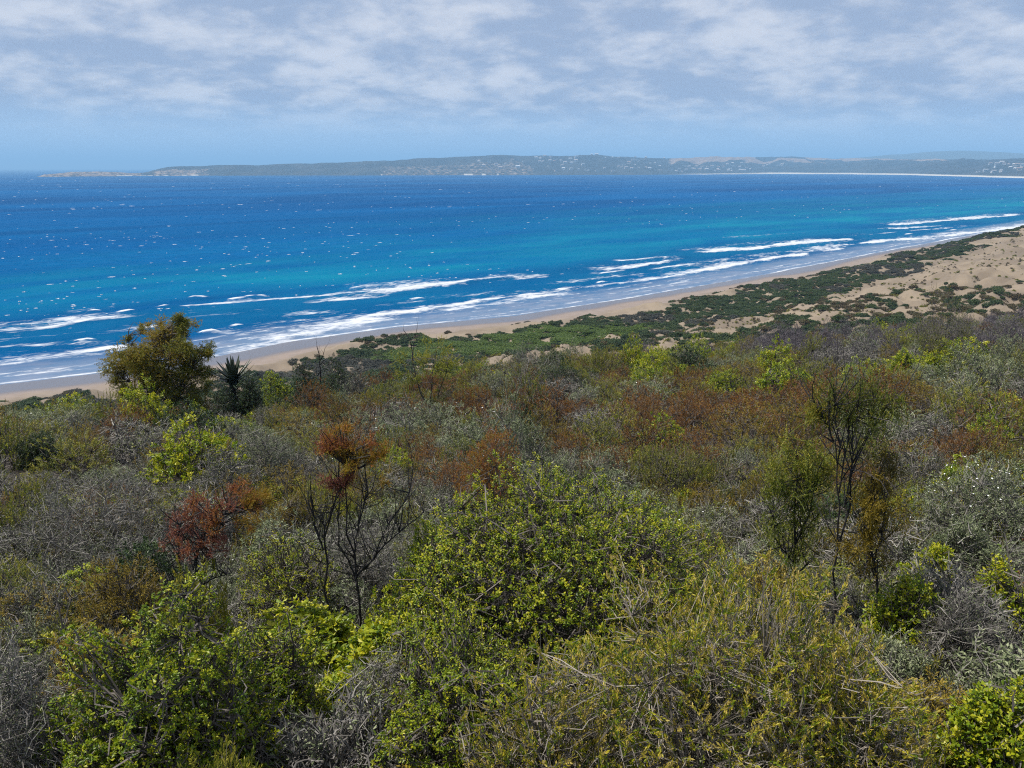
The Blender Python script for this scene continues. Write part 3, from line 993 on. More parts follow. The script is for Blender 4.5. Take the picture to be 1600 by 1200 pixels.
rng = np.random.default_rng(77)
H_CELLS = [  # phrase, px range, v range, count, group, look
    ('pale house', 'high on the wooded headland slope', (832, 905), (0.45, 0.72), 9, 'houses scattered on the wooded headland'),
    ('pale house', 'halfway down the wooded headland slope', (838, 915), (0.28, 0.44), 9, 'houses scattered on the wooded headland'),
    ('pale house', 'low on the wooded headland above the water', (850, 960), (0.08, 0.26), 9, 'houses scattered on the wooded headland'),
    ('small house', 'in the upper streets of the hillside village', (920, 1010), (0.48, 0.75), 9, 'houses of the hillside village'),
    ('small house', 'in the middle streets of the hillside village', (960, 1045), (0.28, 0.46), 10, 'houses of the hillside village'),
    ('small house', 'in the lowest street of the hillside village', (965, 1060), (0.06, 0.26), 10, 'houses of the hillside village'),
    ('white house', 'in the back row above the bay beach', (1065, 1160), (0.26, 0.36), 11, 'white houses behind the bay beach'),
    ('white house', 'in the middle row above the bay beach', (1060, 1170), (0.16, 0.25), 12, 'white houses behind the bay beach'),
    ('white house', 'in the front row by the bay beach', (1060, 1180), (0.06, 0.15), 12, 'white houses behind the bay beach'),
    ('white house', 'on the knoll beyond the beach village', (1190, 1240), (0.22, 0.42), 9, 'white houses on the knoll'),
    ('white house', 'on the upper slope of the far right bay shore', (1545, 1600), (0.34, 0.52), 8, 'houses on the far right bay shore'),
    ('white house', 'on the lower slope of the far right bay shore', (1528, 1600), (0.14, 0.32), 8, 'houses on the far right bay shore'),
    ('tan house', 'among the bare banks low on the headland', (745, 822), (0.14, 0.42), 9, 'houses on the bare headland banks'),
    ('bright white house', 'on the headland skyline', (985, 1040), (0.93, 0.97), 3, 'houses on the headland skyline'),
]
for phrase, where, (x0, x1), (v0, v1), cnt, grp in H_CELLS:
    xs = np.sort(x0 + (x1 - x0) * (np.arange(cnt) + rng.uniform(0.15, 0.85, cnt)) / cnt)
    for k, x in enumerate(xs):
        X, Y, Z = hills_at(x, rng.uniform(v0, v1))
        o = bpy.data.objects.new('house', None)
        COL.objects.link(o)
        o.location = (X, Y, Z + 0.5)
        o.rotation_euler = (0, 0, -math.atan2(X, Y) + rng.normal(0, 0.35))
        sc = rng.uniform(0.85, 1.25)
        o.scale = (sc, sc, sc)
        o['label'] = ranked(phrase, where, k, cnt)
        o['category'] = 'house'
        o['group'] = grp
        wall, roof, pane = HOUSE[rng.integers(0, 4)]
        link('wall', wall, o)
        link('roof', roof, o)
        link('window', pane, o)


def rock_mesh(rng, sx, sy, sz):
    n1, n2 = 9, 14
    a = np.linspace(0.02, np.pi - 0.5, n1)
    bb = np.arange(n2) * 2 * np.pi / n2
    A, B = np.meshgrid(a, bb, indexing='ij')
    rr = 0.75 + 0.5 * fbm(A * 2.2 + rng.random() * 50, np.cos(B) * 1.4 + np.sin(B) * 1.9 + 9, int(rng.integers(0, 99)), 3)
    v = np.stack([np.sin(A) * np.cos(B) * rr * sx, np.sin(A) * np.sin(B) * rr * sy, np.cos(A) * rr * sz], -1).reshape(-1, 3)
    return make_mesh('rock', v, [grid_faces(n1, n2, True)], m_rock)


m_rock, nt, b, _o = new_mat('sea worn rock')
P = nt.nodes.new('ShaderNodeNewGeometry').outputs['Position']
nt.links.new(mmix(nt, mnoise(nt, P, 0.08, 5, 0.6), (0.10, 0.07, 0.05), (0.24, 0.17, 0.13)), b.inputs['Base Color'])
b.inputs['Roughness'].default_value = 0.9
ROCKS = [(70, 'low white washed rock furthest out off the headland point', 14, 3), (84, 'low brown rock just inside the outermost one off the point', 30, 5), (112, 'largest brown rock of the reef off the headland point', 60, 16), (142, 'broad brown rock in the middle of the headland reef', 70, 14), (172, 'low brown rock between the reef and the headland', 55, 10)]
for k, (x, lab, w_, h_) in enumerate(ROCKS):
    d = ray(x, 275.6)
    t = EYE / -d[2]
    link('rock', rock_mesh(rng, w_, w_ * 0.6, h_), loc=(d[0] * t, d[1] * t, 0), label=lab, category='rock', group='rocks off the headland point')

print('setting', round(time.time() - T0, 1))

# ------------------------------------------------------------------ plants
BUSHK = {
    'grey_twig_shrub': dict(phrase='grey twiggy sparse-leaved shrub', leaf='silver', bark='greytwig', cat='shrub'),
    'silver_leaf_shrub': dict(phrase='silvery grey-green shrub', leaf='silver', bark='greytwig', cat='shrub'),
    'olive_heath_shrub': dict(phrase='olive green heath shrub', leaf='olive', bark='bark', cat='shrub'),
    'russet_heath_shrub': dict(phrase='russet brown feathery shrub', leaf='russet', bark='bark', cat='shrub'),
    'golden_heath_shrub': dict(phrase='golden olive feathery shrub', leaf='golden', bark='bark', cat='shrub'),
    'green_leaf_shrub': dict(phrase='bright green leafy shrub', leaf='green', bark='bark', cat='shrub'),
    'dark_leaf_shrub': dict(phrase='dark green dense shrub', leaf='dark', bark='bark', cat='shrub'),
    'purple_twig_shrub': dict(phrase='purplish grey twiggy thicket', leaf=None, bark='purple', cat='shrub'),
}


def kind_params(kind, q):
    """q: detail factor, 1 = mid distance copy"""
    big = 1.0 if q >= 2 else 1.42
    if kind in ('grey_twig_shrub', 'purple_twig_shrub'):
        return dict(limbs=16, twigs=int(520 * q), tlen=0.22, trad=0.0036 * big, per=0 if kind[0] == 'p' else 5, ln=0.03 * big, wd=0.011 * big, ang=50, bare=0.35, start=0.2, subs=int(2400 * q), qmin=0.4, up=0.5, lump=0.45, bend=0.3, limb_rad=0.016, jitter=0.95)
    if kind == 'silver_leaf_shrub':
        return dict(limbs=14, twigs=int(430 * q), tlen=0.22, trad=0.0034, per=15, ln=0.033 * big, wd=0.013 * big, ang=52, qmin=0.6, up=0.5, lump=0.5, flat=0.04, bare=0.12, jitter=0.8, start=0.2)
    if kind == 'olive_heath_shrub':
        return dict(limbs=14, twigs=int(450 * q), tlen=0.26, trad=0.0034, per=16, ln=0.034 * big, wd=0.010 * big, ang=34, qmin=0.55, up=0.6, lump=0.5, flat=0.04, bare=0.12, jitter=0.5, start=0.3)
    if kind in ('russet_heath_shrub', 'golden_heath_shrub'):
        return dict(limbs=14, twigs=int(450 * q), tlen=0.24, trad=0.0032, per=16, ln=0.030 * big, wd=0.0095 * big, ang=38, qmin=0.55, up=0.55, lump=0.5, flat=0.04, bare=0.1, jitter=0.65, start=0.25)
    if kind == 'green_leaf_shrub':
        return dict(limbs=14, twigs=int(380 * q), tlen=0.24, trad=0.0045, per=13, ln=0.044 * big, wd=0.026 * big, ang=62, qmin=0.55, up=0.5, lump=0.4, bare=0.06, jitter=0.7, start=0.35, tip_gain=0.2, tint_span=0.5)
    return dict(limbs=14, twigs=int(420 * q), tlen=0.22, trad=0.0045, per=14, ln=0.042 * big, wd=0.022 * big, ang=60, qmin=0.5, up=0.5, lump=0.45, bare=0.04, jitter=0.7, start=0.3)


PART = {None: 'crown'}


def plant_meshes(seed, kind, R, H, q, **over):
    rng = np.random.default_rng(seed)
    kp = kind_params(kind, q)
    kp.update(over)
    st, fo = bush(rng, R, H, **kp)
    info = BUSHK[kind]
    out = [('stem', st.mesh(kind + '_stem', M[info['bark']]))]
    if fo is not None:
        out.append(('foliage', fo.mesh(kind + '_foliage', M[info['leaf']])))
    return out


def plant(name, parts, loc, rotz=0.0, scale=1.0, label=None, category='shrub', group=None):
    o = bpy.data.objects.new(name, None)
    COL.objects.link(o)
    o.location = loc
    o.rotation_euler = (0, 0, rotz)
    o.scale = scale if isinstance(scale, tuple) else (scale,) * 3
    o['category'] = category
    if label:
        o['label'] = label
    if group:
        o['group'] = group
    for nm, me_ in parts:
        c_ = bpy.data.objects.new(nm, me_)
        COL.objects.link(c_)
        c_.parent = o
    return o


HEROES = []        # (x, y, radius) keep-clear circles
MARKS = []         # (px, py, short phrase) to describe neighbours by


def march_heath(px_, low, dz):
    for k in range(8):
        x, y, t = march(px_, low, dz + 0.22 * k)
        if t < 1.25 * float(np.interp(math.degrees(math.atan2(x, y)), TH, RE)) + 3:
            break
    return x, y, t


def spot(px_, low, top, width, dz=1.0):
    """place from what the photograph shows: base row (at canopy height dz), top row, width -> position, height, radius"""
    x, y, t = march_heath(px_, low, dz)
    g = float(ground(x, y))
    depth = t
    dtop = ray(px_, top)
    z_top = EYE + dtop[2] * y / dtop[1]
    dm = ray(px_, 0.45 * low + 0.55 * top)
    x = dm[0] * y / dm[1]
    g = float(ground(x, y))
    return x, y, g, max(z_top - g, 0.4), width / 2 * depth / FPX


def hero(name, kind, px_, low, top, width, q, label, short=None, dz=1.0, seed=None, clear=0.8, cat='shrub', flower=None, hs=1.0, front=False, **over):
    x, y, g, H, R = spot(px_, low, top, width, dz)
    H *= hs
    parts = plant_meshes(seed if seed is not None else int(px_ * 7 + low), kind, R, H, q, **over)
    if flower:
        parts.append(('blossoms', blossom_mesh(np.random.default_rng(int(px_)), R, H, *flower)))
    o = plant(name, parts, (x, y, g - 0.05), 0, 1, label, cat)
    if 'blossoms' in [p[0] for p in parts]:
        o.children[-1]['kind'] = 'stuff'
    HEROES.append((x, y, R * clear))
    if front:
        k_ = 1 - 1.5 * R / math.hypot(x, y)
        HEROES.append((x * k_, y * k_, R * 0.9))
    if short:
        MARKS.append((px_, (low + top) / 2, short))
    return o


def blossom_mesh(rng, R, H, n, size, mat):
    z = rng.uniform(0.1, 1, n)
    ph = rng.uniform(0, 2 * np.pi, n)
    h = np.sqrt(1 - z * z)
    c = np.stack([R * h * np.cos(ph), R * h * np.sin(ph), H * (0.12 + 0.92 * z)], 1) * rng.uniform(0.9, 1.06, (n, 1))
    bag = Bag()
    nrm = unit(np.stack([h * np.cos(ph), h * np.sin(ph), z + 0.5], 1) + rng.normal(0, 0.3, (n, 3)))
    a = unit(np.cross(nrm, np.array([0.3, 0.2, 1.0])))
    b_ = np.cross(nrm, a)
    for k in range(5):
        an = k * 2 * np.pi / 5
        d = a * math.cos(an) + b_ * math.sin(an) + nrm * 0.25
        sd = -a * math.sin(an) + b_ * math.cos(an)
        v, f = leaves(c, unit(d), sd, np.full(n, size) * rng.uniform(.7, 1.2, n), np.full(n, size * 0.7))
        bag.add(v, f, 0.5)
    return bag.mesh('blossoms', M[mat])


# --- slender trees: stems that fork to tufts of feathery twigs
def tufted_tree(seed, stems, tufts, leaf, bark, r0=0.03, twl=0.3, per=16, ln=0.03, wd=0.009, ang=36, up=0.6, droop=0.0, bare_twigs=0, scale_r=1.0, trad=0.0038, dens=1.0, spread=0.62):
    """stems: list of polylines [(x,y,z)...]; tufts: list of (x, y, z, radius, flatten, twigs, tint)"""
    rng = np.random.default_rng(seed)
    trunk, fol = Bag(), Bag()
    ends = []
    for pl in stems:
        pl = np.array(pl, float)
        k = 9
        tt = np.linspace(0, 1, k)
        cum = np.concatenate([[0], np.cumsum(np.linalg.norm(np.diff(pl, axis=0), axis=1))])
        cum /= cum[-1]
        p = np.stack([np.interp(tt, cum, pl[:, i]) for i in range(3)], 1)
        p[1:-1] += rng.normal(0, 0.009 * np.linalg.norm(pl[-1] - pl[0]), (k - 2, 3)) * np.array([1, 1, 0.3])
        th = r0 * (pl[0][2] < 0.1) + r0 * 0.5 * (pl[0][2] >= 0.1)
        trunk.tube(p[None], (th * (1.1 - 0.8 * tt))[None] + 0.003, 6, tint=np.array([0.4]))
        ends.append(p)
    allp = np.concatenate(ends)
    for (x, y, z, r, fl, n, tint) in tufts:
        n = int(n * dens * 0.85)
        c = np.array([x, y, z])
        d = unit(rng.normal(size=(n, 3)) + np.array([0, 0, 0.15]))
        q = rng.random((n, 1)) ** 0.5
        lm = lumps(rng, d, 0.5, 9, 6)[:, None]
        subc = rng.normal(0, spread * r, (6, 3)) * np.array([1, 1, fl * 0.9])
        tips = c + subc[rng.integers(0, 6, n)] + d * q * lm * r * 0.95 * np.array([1, 1, fl])
        dirs = unit(d * (1 - up) + np.array([0, 0, up]) + rng.normal(0, 0.25, (n, 3)))
        L = twl * rng.uniform(0.6, 1.25, n)
        paths = twig_set(rng, tips, dirs, L, 4, 0.2, droop)
        s4 = np.linspace(0, 1, 4)[None]
        fol.tube(paths, trad * 0.6 * (1.2 - 0.8 * s4) * np.ones((n, 1)), 1, tint=np.clip(tint - 0.1 + rng.normal(0, 0.1, n), 0, 1))
        leafed(fol, rng, paths, per, 0.15, ln, wd, ang, np.clip(tint + rng.normal(0, 0.14, n), 0, 1), tint_leaf=0.2)
        # twiggy limbs from the nearest stem into the tuft
        m = max(int(n / 9), 4)
        i = rng.integers(0, n, m)
        tgt = paths[i, 0]
        cand = allp[allp[:, 2] < z + 0.2 * r]
        o = cand[np.argsort(np.linalg.norm(cand - c, axis=1))[:3]][rng.integers(0, min(3, len(cand)), m)]
        s5 = np.linspace(0, 1, 5)[None, :, None]
        lp = o[:, None] * (1 - s5) + tgt[:, None] * s5 + rng.normal(0, 0.1 * r, (m, 1, 3)) * (s5 * (1 - s5) * 4)
        trunk.tube(lp, r0 * 0.3 * (1.2 - 0.9 * s5[..., 0]) * np.ones((m, 1)) + 0.002, 4, rng=rng)
    if bare_twigs:
        i = rng.integers(0, len(allp), bare_twigs)
        o = allp[i]
        zmax = allp[:, 2].max()
        dd = unit(rng.normal(0, 0.5, (bare_twigs, 3)) + np.array([0, 0, 0.9]))
        L = zmax * rng.uniform(0.08, 0.3, bare_twigs)
        pths = twig_set(rng, o + dd * L[:, None], dd, L, 4, 0.25)
        s4 = np.linspace(0, 1, 4)[None]
        trunk.tube(pths, 0.0065 * (1.2 - 0.95 * s4) * np.ones((bare_twigs, 1)), 3, rng=rng)
    out = [('trunk', trunk.mesh('tree_trunk', M[bark]))]
    if fol.n:
        out.append(('crown', fol.mesh('tree_crown', M[leaf])))
    return out


def hero_tree(name, px_, low, dz, build, label, short, scale_px, clear=0.5, cat='tree'):
    """build(m) gets metres per photo pixel at the tree's distance and returns parts; its local x runs right, z up"""
    x, y, t = march_heath(px_, low, dz)
    g = float(ground(x, y))
    m = t / FPX
    Z = lambda row: EYE + ray(px_, row)[2] * y / ray(px_, row)[1] - g + 0.05
    XX = lambda p_, row: ray(p_, row)[0] * y / ray(p_, row)[1] - x
    o = plant(name, build(m, Z, XX), (x, y, g - 0.05), 0, 1, label, cat)
    HEROES.append((x, y, clear * scale_px * m))
    if short:
        MARKS.append((px_, low - scale_px * 0.5, short))
    return o


# feathery tree at the slope's edge
def _feather(m, Z, XX):
    L = lambda px_, row, dy=0.0: (XX(px_, row), dy, Z(row))
    stems = [[(0, 0, -0.2), L(235, 600), L(215, 545)], [(0.1, 0, -0.2), L(262, 590), L(275, 530), L(283, 492)], [(0.05, 0, -0.2), L(285, 600), L(310, 550)], [(-.1, 0, -.2), L(210, 610), L(190, 570)], [L(235, 600), L(240, 560), L(245, 525)], [L(210, 590), L(200, 545), L(201, 515)]]
    rng = np.random.default_rng(3)
    tufts = []
    for (px_, row, rpx, fl, n, tint) in [(247, 535, 30, .8, 260, .75), (222, 545, 26, .8, 190, .62), (262, 520, 20, .8, 130, .7), (285, 505, 13, 1.1, 70, .35), (278, 496, 9, 1.0, 40, .35), (288, 498, 8, 1.0, 40, .4),
                                         (297, 535, 20, 1, 110, .4), (318, 545, 13, 1.1, 60, .35), (328, 548, 7, 1.4, 30, .5), (200, 520, 8, 1.2, 40, .55), (198, 530, 7, 1.2, 30, .5), (195, 560, 20, .9, 110, .6), (186, 580, 18, .9, 110, .5), (215, 575, 26, .9, 180, .5),
                                         (250, 570, 28, .9, 190, .6), (285, 570, 24, 1, 130, .4), (310, 580, 18, 1.2, 80, .35), (325, 575, 10, 1.6, 40, .4), (185, 610, 20, 1, 110, .35), (215, 612, 26, .9, 130, .35), (250, 610, 26, .9, 130, .4), (285, 608, 22, 1, 100, .3), (255, 585, 26, .9, 110, .5), (232, 575, 24, .9, 90, .55), (272, 592, 24, .9, 100, .45), (258, 552, 24, .9, 90, .65), (200, 630, 18, .8, 90, .3), (235, 632, 20, .8, 90, .3), (270, 630, 20, .8, 90, .3), (300, 628, 16, .8, 60, .3), (310, 612, 16, 1.1, 60, .35), (270, 548, 22, .9, 140, .75)]:
        x, y, z = L(px_, row, rng.normal(0, 14 * m))
        tufts.append((x, y, z, rpx * m, fl, n, tint))
    return tufted_tree(5, stems, tufts, 'feather', 'bark', r0=0.055, twl=0.42, per=12, ln=0.080, wd=0.027, ang=34, up=0.25, droop=0.35, trad=0.006, dens=3.1, spread=0.5)


hero_tree('feathery_tree', 250, 655, 0.3, _feather, 'tall feathery olive and rust tree on the slope edge against the sea', 'the tall feathery tree', 150, 0.35)


# aloe rosette on a short stem beside it
def aloe(px_, low, top, width):
    x, y, t = march_heath(px_, low, 0.4)
    g = float(ground(x, y))
    m = t / FPX
    dt_ = ray(px_, top)
    H = EYE + dt_[2] * y / dt_[1] - g
    o = plant('aloe', [], (x, y, g - 0.05), 0, 1, 'dark spiky aloe rosette between the feathery tree and a dark bush', 'aloe')
    rng = np.random.default_rng(8)
    sb = Bag()
    zc = max(H - 0.62 * width * m, 0.25)
    sb.tube(np.array([[[0, 0, -0.2], [0.02, 0, zc * 0.5], [0, 0, zc]]]), np.array([[0.14, 0.13, 0.12]]), 8, tint=np.array([0.3]))
    dl = 140
    an = rng.uniform(0, 6.28, dl)
    zz_ = rng.uniform(0.1, 0.9, dl) * zc
    o_ = np.stack([0.1 * np.cos(an), 0.1 * np.sin(an), zz_], 1)
    d_ = unit(np.stack([np.cos(an) * .6, np.sin(an) * .6, -np.ones(dl)], 1))
    v, f = leaves(o_, d_, np.stack([-np.sin(an), np.cos(an), 0 * an], 1), rng.uniform(.25, .45, dl), rng.uniform(.05, .08, dl))
    sb.add(v, f, 0.25)
    link('stem', sb.mesh('aloe_stem', M['bark']), o)
    nl = 46
    half = width * 0.58 * m
    for k in range(nl):
        az = k * 2.39996
        el = R2(np.interp(k, [0, nl - 1], [-18, 82])) + rng.normal(0, 0.1)
        ll = half * np.interp(k, [0, nl * .5, nl - 1], [1.0, 1.18, 0.9]) * rng.uniform(0.9, 1.1)
        s = np.linspace(0, 1, 7)
        bend = el - 0.1 + s * (0.35 if el < 0.8 else 0.1)
        ds = ll / 6
        hr = np.concatenate([[0], np.cumsum(np.cos(bend[:-1]) * ds)]) + 0.06
        hz = np.concatenate([[0], np.cumsum(np.sin(bend[:-1]) * ds)]) + zc - 0.12 + 0.2 * k / nl
        wd_ = 0.12 * (1 - s ** 1.8) + 0.004
        c_, s_ = math.cos(az), math.sin(az)
        mid = np.stack([hr * c_, hr * s_, hz - wd_ * 0.35], 1)
        lft = np.stack([hr * c_ - s_ * wd_, hr * s_ + c_ * wd_, hz + wd_ * 0.15], 1)
        rgt = np.stack([hr * c_ + s_ * wd_, hr * s_ - c_ * wd_, hz + wd_ * 0.15], 1)
        cen = np.stack([hr * c_, hr * s_, hz - wd_ * 0.02], 1)
        v = np.stack([lft, cen, rgt, mid], 1).reshape(-1, 3)
        i = np.arange(6)[:, None] * 4
        f = np.concatenate([i + np.array([[0, 1, 5, 4]]), i + np.array([[1, 2, 6, 5]]), i + np.array([[2, 3, 7, 6]]), i + np.array([[3, 0, 4, 7]])])
        lm_ = make_mesh('aloe_leaf', v, [f], M['aloe'], {'tint': np.repeat(0.35 + 0.3 * s * rng.random(), 4)})
        link('leaf', lm_, o)
    HEROES.append((x, y, 0.5))
    MARKS.append((px_, (low + top) / 2, 'the spiky aloe'))


aloe(366, 603, 554, 62)


# red crowned tree, black forked stems (nearer, left of the green dome)
def _red(m, Z, XX):
    L = lambda px_, row, dy=0.0: (XX(px_, row), dy, Z(row))
    stems = [[(-0.05, 0, -.2), L(512, 940), L(503, 870), L(508, 820), L(525, 770), L(530, 720)], [L(506, 840), L(515, 800), L(535, 760), L(545, 710)], [(0.1, 0, -.2), L(560, 930), L(553, 880), L(543, 820), L(540, 760)],
             [L(557, 900), L(585, 870), L(605, 820), L(640, 770)], [L(570, 890), L(600, 850), L(625, 830), L(662, 800)], [L(552, 870), L(560, 820), L(575, 770)], [L(505, 860), L(492, 820), L(488, 780)], [L(556, 900), L(530, 850), L(528, 800)]]
    rng = np.random.default_rng(4)
    tufts = []
    for (px_, row, rpx, fl, n, tint) in [(522, 688, 22, .8, 150, .62), (510, 696, 14, .8, 70, .66), (534, 672, 14, .8, 70, .3), (545, 700, 16, .8, 80, .25), (560, 712, 20, .8, 110, .12), (585, 705, 16, .9, 80, .3), (595, 715, 10, 1, 40, .22),
                                         (545, 730, 16, 1.0, 90, .85), (518, 752, 15, .9, 90, .95), (538, 748, 13, 1, 70, .95), (575, 690, 10, 1, 40, .6), (600, 755, 9, 1.3, 25, .15)]:
        x, y, z = L(px_, row, rng.normal(0, 8 * m))
        tufts.append((x, y, z, rpx * m, fl, n, tint))
    return tufted_tree(15, stems, tufts, 'rust', 'darkbark', r0=0.015, twl=0.16, per=13, ln=0.028, wd=0.0085, ang=40, up=0.4, bare_twigs=150, trad=0.003, dens=0.95)


hero_tree('rusty_heath_tree', 540, 985, 0.25, _red, 'thin black-stemmed heath tree with fiery red and orange crown', 'the red-crowned black-stemmed tree', 240, 0.18)


def _red2(m, Z, XX):
    L = lambda px_, row, dy=0.0: (XX(px_, row), dy, Z(row))
    stems = [[(0.2, 0, -.2), L(318, 980), L(302, 930), L(303, 870), L(330, 815)], [L(310, 950), L(285, 910), L(278, 860), L(280, 820)], [L(303, 900), L(330, 860), L(345, 820)], [L(302, 890), L(320, 830), L(360, 795)], [L(303, 925), L(330, 905), L(362, 895)], [L(318, 980), L(350, 1010), L(380, 1040)]]
    rng = np.random.default_rng(6)
    tufts = []
    for (px_, row, rpx, fl, n, tint) in [(300, 790, 22, .8, 120, .72), (285, 825, 24, .8, 130, .9), (310, 830, 24, .8, 130, .8), (330, 808, 20, .8, 110, .6), (365, 785, 24, .8, 130, .85), (390, 790, 20, .8, 110, .15), (360, 770, 18, .8, 90, .6), (400, 780, 12, .9, 50, .1),
                                         (268, 850, 18, .9, 80, .85), (340, 845, 18, .9, 60, .95), (380, 812, 14, .9, 60, .3)]:
        x, y, z = L(px_, row, rng.normal(0, 8 * m))
        tufts.append((x, y, z, rpx * m, fl, n, tint))
    return tufted_tree(25, stems, tufts, 'rust', 'darkbark', r0=0.014, twl=0.15, per=12, ln=0.026, wd=0.008, ang=42, up=0.4, bare_twigs=120, trad=0.003, dens=0.95)


hero_tree('rusty_heath_tree', 305, 1010, 0.25, _red2, 'leaning black-stemmed heath tree with dull red and golden crown', 'the leaning red and golden tree', 220, 0.18)


# tall thin dark tree on the right
def _dark(m, Z, XX):
    L = lambda px_, row, dy=0.0: (XX(px_, row), dy, Z(row))
    stems = [[(0, 0, -.2), L(1306, 940), L(1308, 850), L(1318, 800), L(1330, 740), L(1345, 690), L(1365, 655), L(1385, 635)], [L(1309, 850), L(1311, 780), L(1308, 700), L(1303, 640), L(1302, 600)], [L(1320, 790), L(1332, 730), L(1333, 690), L(1325, 660)], [L(1311, 770), L(1322, 700), L(1330, 650), L(1350, 615)], [L(1303, 690), L(1290, 660), L(1275, 635)]]
    rng = np.random.default_rng(9)
    tufts = []
    for (px_, row, rpx, fl, n, tint) in [(1302, 600, 9, 1.6, 45, .15), (1303, 622, 13, 1.2, 65, .2), (1285, 628, 18, .9, 90, .6), (1272, 640, 14, .9, 60, .65), (1325, 620, 18, 1, 90, .3), (1345, 612, 20, 1.1, 110, .25), (1362, 605, 12, 1.3, 60, .3), (1378, 622, 18, 1, 90, .3), (1395, 632, 14, 1, 70, .3), (1400, 618, 8, 1.3, 40, .35),
                                         (1350, 640, 20, .9, 90, .35), (1365, 658, 16, .8, 60, .2), (1320, 648, 18, .9, 70, .5), (1295, 655, 16, .8, 60, .6)]:
        x, y, z = L(px_, row, rng.normal(0, 8 * m))
        tufts.append((x, y, z, rpx * m, fl, n, tint))
    return tufted_tree(35, stems, tufts, 'feather', 'darkbark', r0=0.0105, twl=0.24, per=10, ln=0.034, wd=0.008, ang=24, up=0.62, bare_twigs=60, trad=0.0035, dens=0.62)


hero_tree('slender_tree', 1308, 990, 0.2, _dark, 'tallest thin dark-stemmed tree with a flat brown-olive crown', 'the tall dark-stemmed tree', 400, 0.1)


def _olive(m, Z, XX):
    L = lambda px_, row, dy=0.0: (XX(px_, row), dy, Z(row))
    stems = [[(0, 0, -.2), L(1240, 900), L(1243, 840), L(1248, 760), L(1245, 710)], [L(1241, 880), L(1215, 850), L(1205, 800)], [L(1243, 850), L(1265, 800), L(1278, 750)], [L(1241, 900), L(1262, 880), L(1250, 860)]]
    rng = np.random.default_rng(10)
    tufts = []
    for (px_, row, rpx, fl, n, tint) in [(1235, 695, 20, 1, 90, .6), (1255, 705, 20, 1, 90, .5), (1225, 725, 24, 1, 120, .55), (1262, 735, 26, 1, 120, .45), (1290, 718, 14, .8, 60, .75), (1285, 745, 18, .9, 80, .5), (1235, 755, 26, .9, 120, .3), (1210, 765, 20, 1, 90, .45), (1270, 770, 22, .9, 90, .35),
                                         (1245, 800, 24, 1, 90, .45), (1215, 810, 18, 1.2, 70, .4), (1262, 820, 18, 1.2, 70, .5), (1235, 850, 18, 1, 60, .4)]:
        x, y, z = L(px_, row, rng.normal(0, 10 * m))
        tufts.append((x, y, z, rpx * m, fl, n, tint))
    return tufted_tree(45, stems, tufts, 'olive', 'darkbark', r0=0.014, twl=0.24, per=11, ln=0.036, wd=0.0105, ang=30, up=0.6, bare_twigs=40, trad=0.0035, dens=0.7)


hero_tree('slender_tree', 1245, 960, 0.2, _olive, 'slender olive green tree just left of the tall dark-stemmed tree', 'the slender olive tree', 270, 0.12)


def _gold(m, Z, XX):
    L = lambda px_, row, dy=0.0: (XX(px_, row), dy, Z(row))
    stems = [[(0, 0, -.2), L(1366, 930), L(1362, 860), L(1365, 790), L(1362, 745)], [L(1366, 900), L(1352, 850), L(1348, 800)], [L(1364, 880), L(1380, 830), L(1384, 790)]]
    rng = np.random.default_rng(11)
    tufts = []
    for (px_, row, rpx, fl, n, tint) in [(1365, 735, 12, 1.2, 45, .5), (1388, 722, 14, 1, 50, .1), (1375, 755, 18, 1, 80, .6), (1355, 775, 18, 1, 80, .65), (1380, 785, 18, 1, 80, .55), (1360, 810, 24, 1, 110, .6), (1382, 825, 18, 1, 80, .5), (1345, 835, 20, 1, 80, .5), (1368, 855, 22, 1, 80, .45), (1330, 850, 16, 1, 50, .45), (1405, 735, 12, 1, 40, .05)]:
        x, y, z = L(px_, row, rng.normal(0, 9 * m))
        tufts.append((x, y, z, rpx * m, fl, n, tint))
    return tufted_tree(55, stems, tufts, 'golden', 'darkbark', r0=0.014, twl=0.24, per=11, ln=0.036, wd=0.0105, ang=32, up=0.6, bare_twigs=40, trad=0.0035, dens=0.75)


hero_tree('slender_tree', 1368, 1000, 0.2, _gold, 'golden brown bushy tree just right of the tall dark-stemmed tree', 'the golden bushy tree', 260, 0.12)


def _pale(m, Z, XX):
    L = lambda px_, row, dy=0.0: (XX(px_, row), dy, Z(row))
    stems = [[(0, 0, -.2), L(675, 590), L(682, 550)], [(0.1, 0, -.2), L(695, 590), L(700, 560)], [(-0.1, 0, -.2), L(650, 590), L(645, 565), L(643, 530), L(630, 515)], [L(650, 590), L(632, 570)], [L(645, 560), L(646, 535), L(650, 522)]]
    rng = np.random.default_rng(13)
    tufts = []
    for (px_, row, rpx, fl, n, tint) in [(680, 545, 16, .9, 70, .7), (695, 558, 16, .9, 70, .5), (668, 560, 16, .9, 60, .7), (685, 575, 18, 1, 70, .5), (705, 572, 10, 1.2, 40, .4), (660, 585, 16, 1, 50, .5), (630, 565, 12, 1, 40, .5), (622, 580, 14, 1, 50, .4), (640, 595, 14, 1, 50, .4), (690, 595, 16, 1, 50, .3)]:
        x, y, z = L(px_, row, rng.normal(0, 8 * m))
        tufts.append((x, y, z, rpx * m, fl, n, tint))
    return tufted_tree(65, stems, tufts, 'olive', 'bark', r0=0.035, twl=0.35, per=13, ln=0.07, wd=0.026, ang=40, up=0.5, bare_twigs=30, trad=0.006)


hero_tree('slender_tree', 672, 628, 0.3, _pale, 'loose pale olive tree with bare sticks at the slope edge', 'the loose pale olive tree', 100, 0.4)

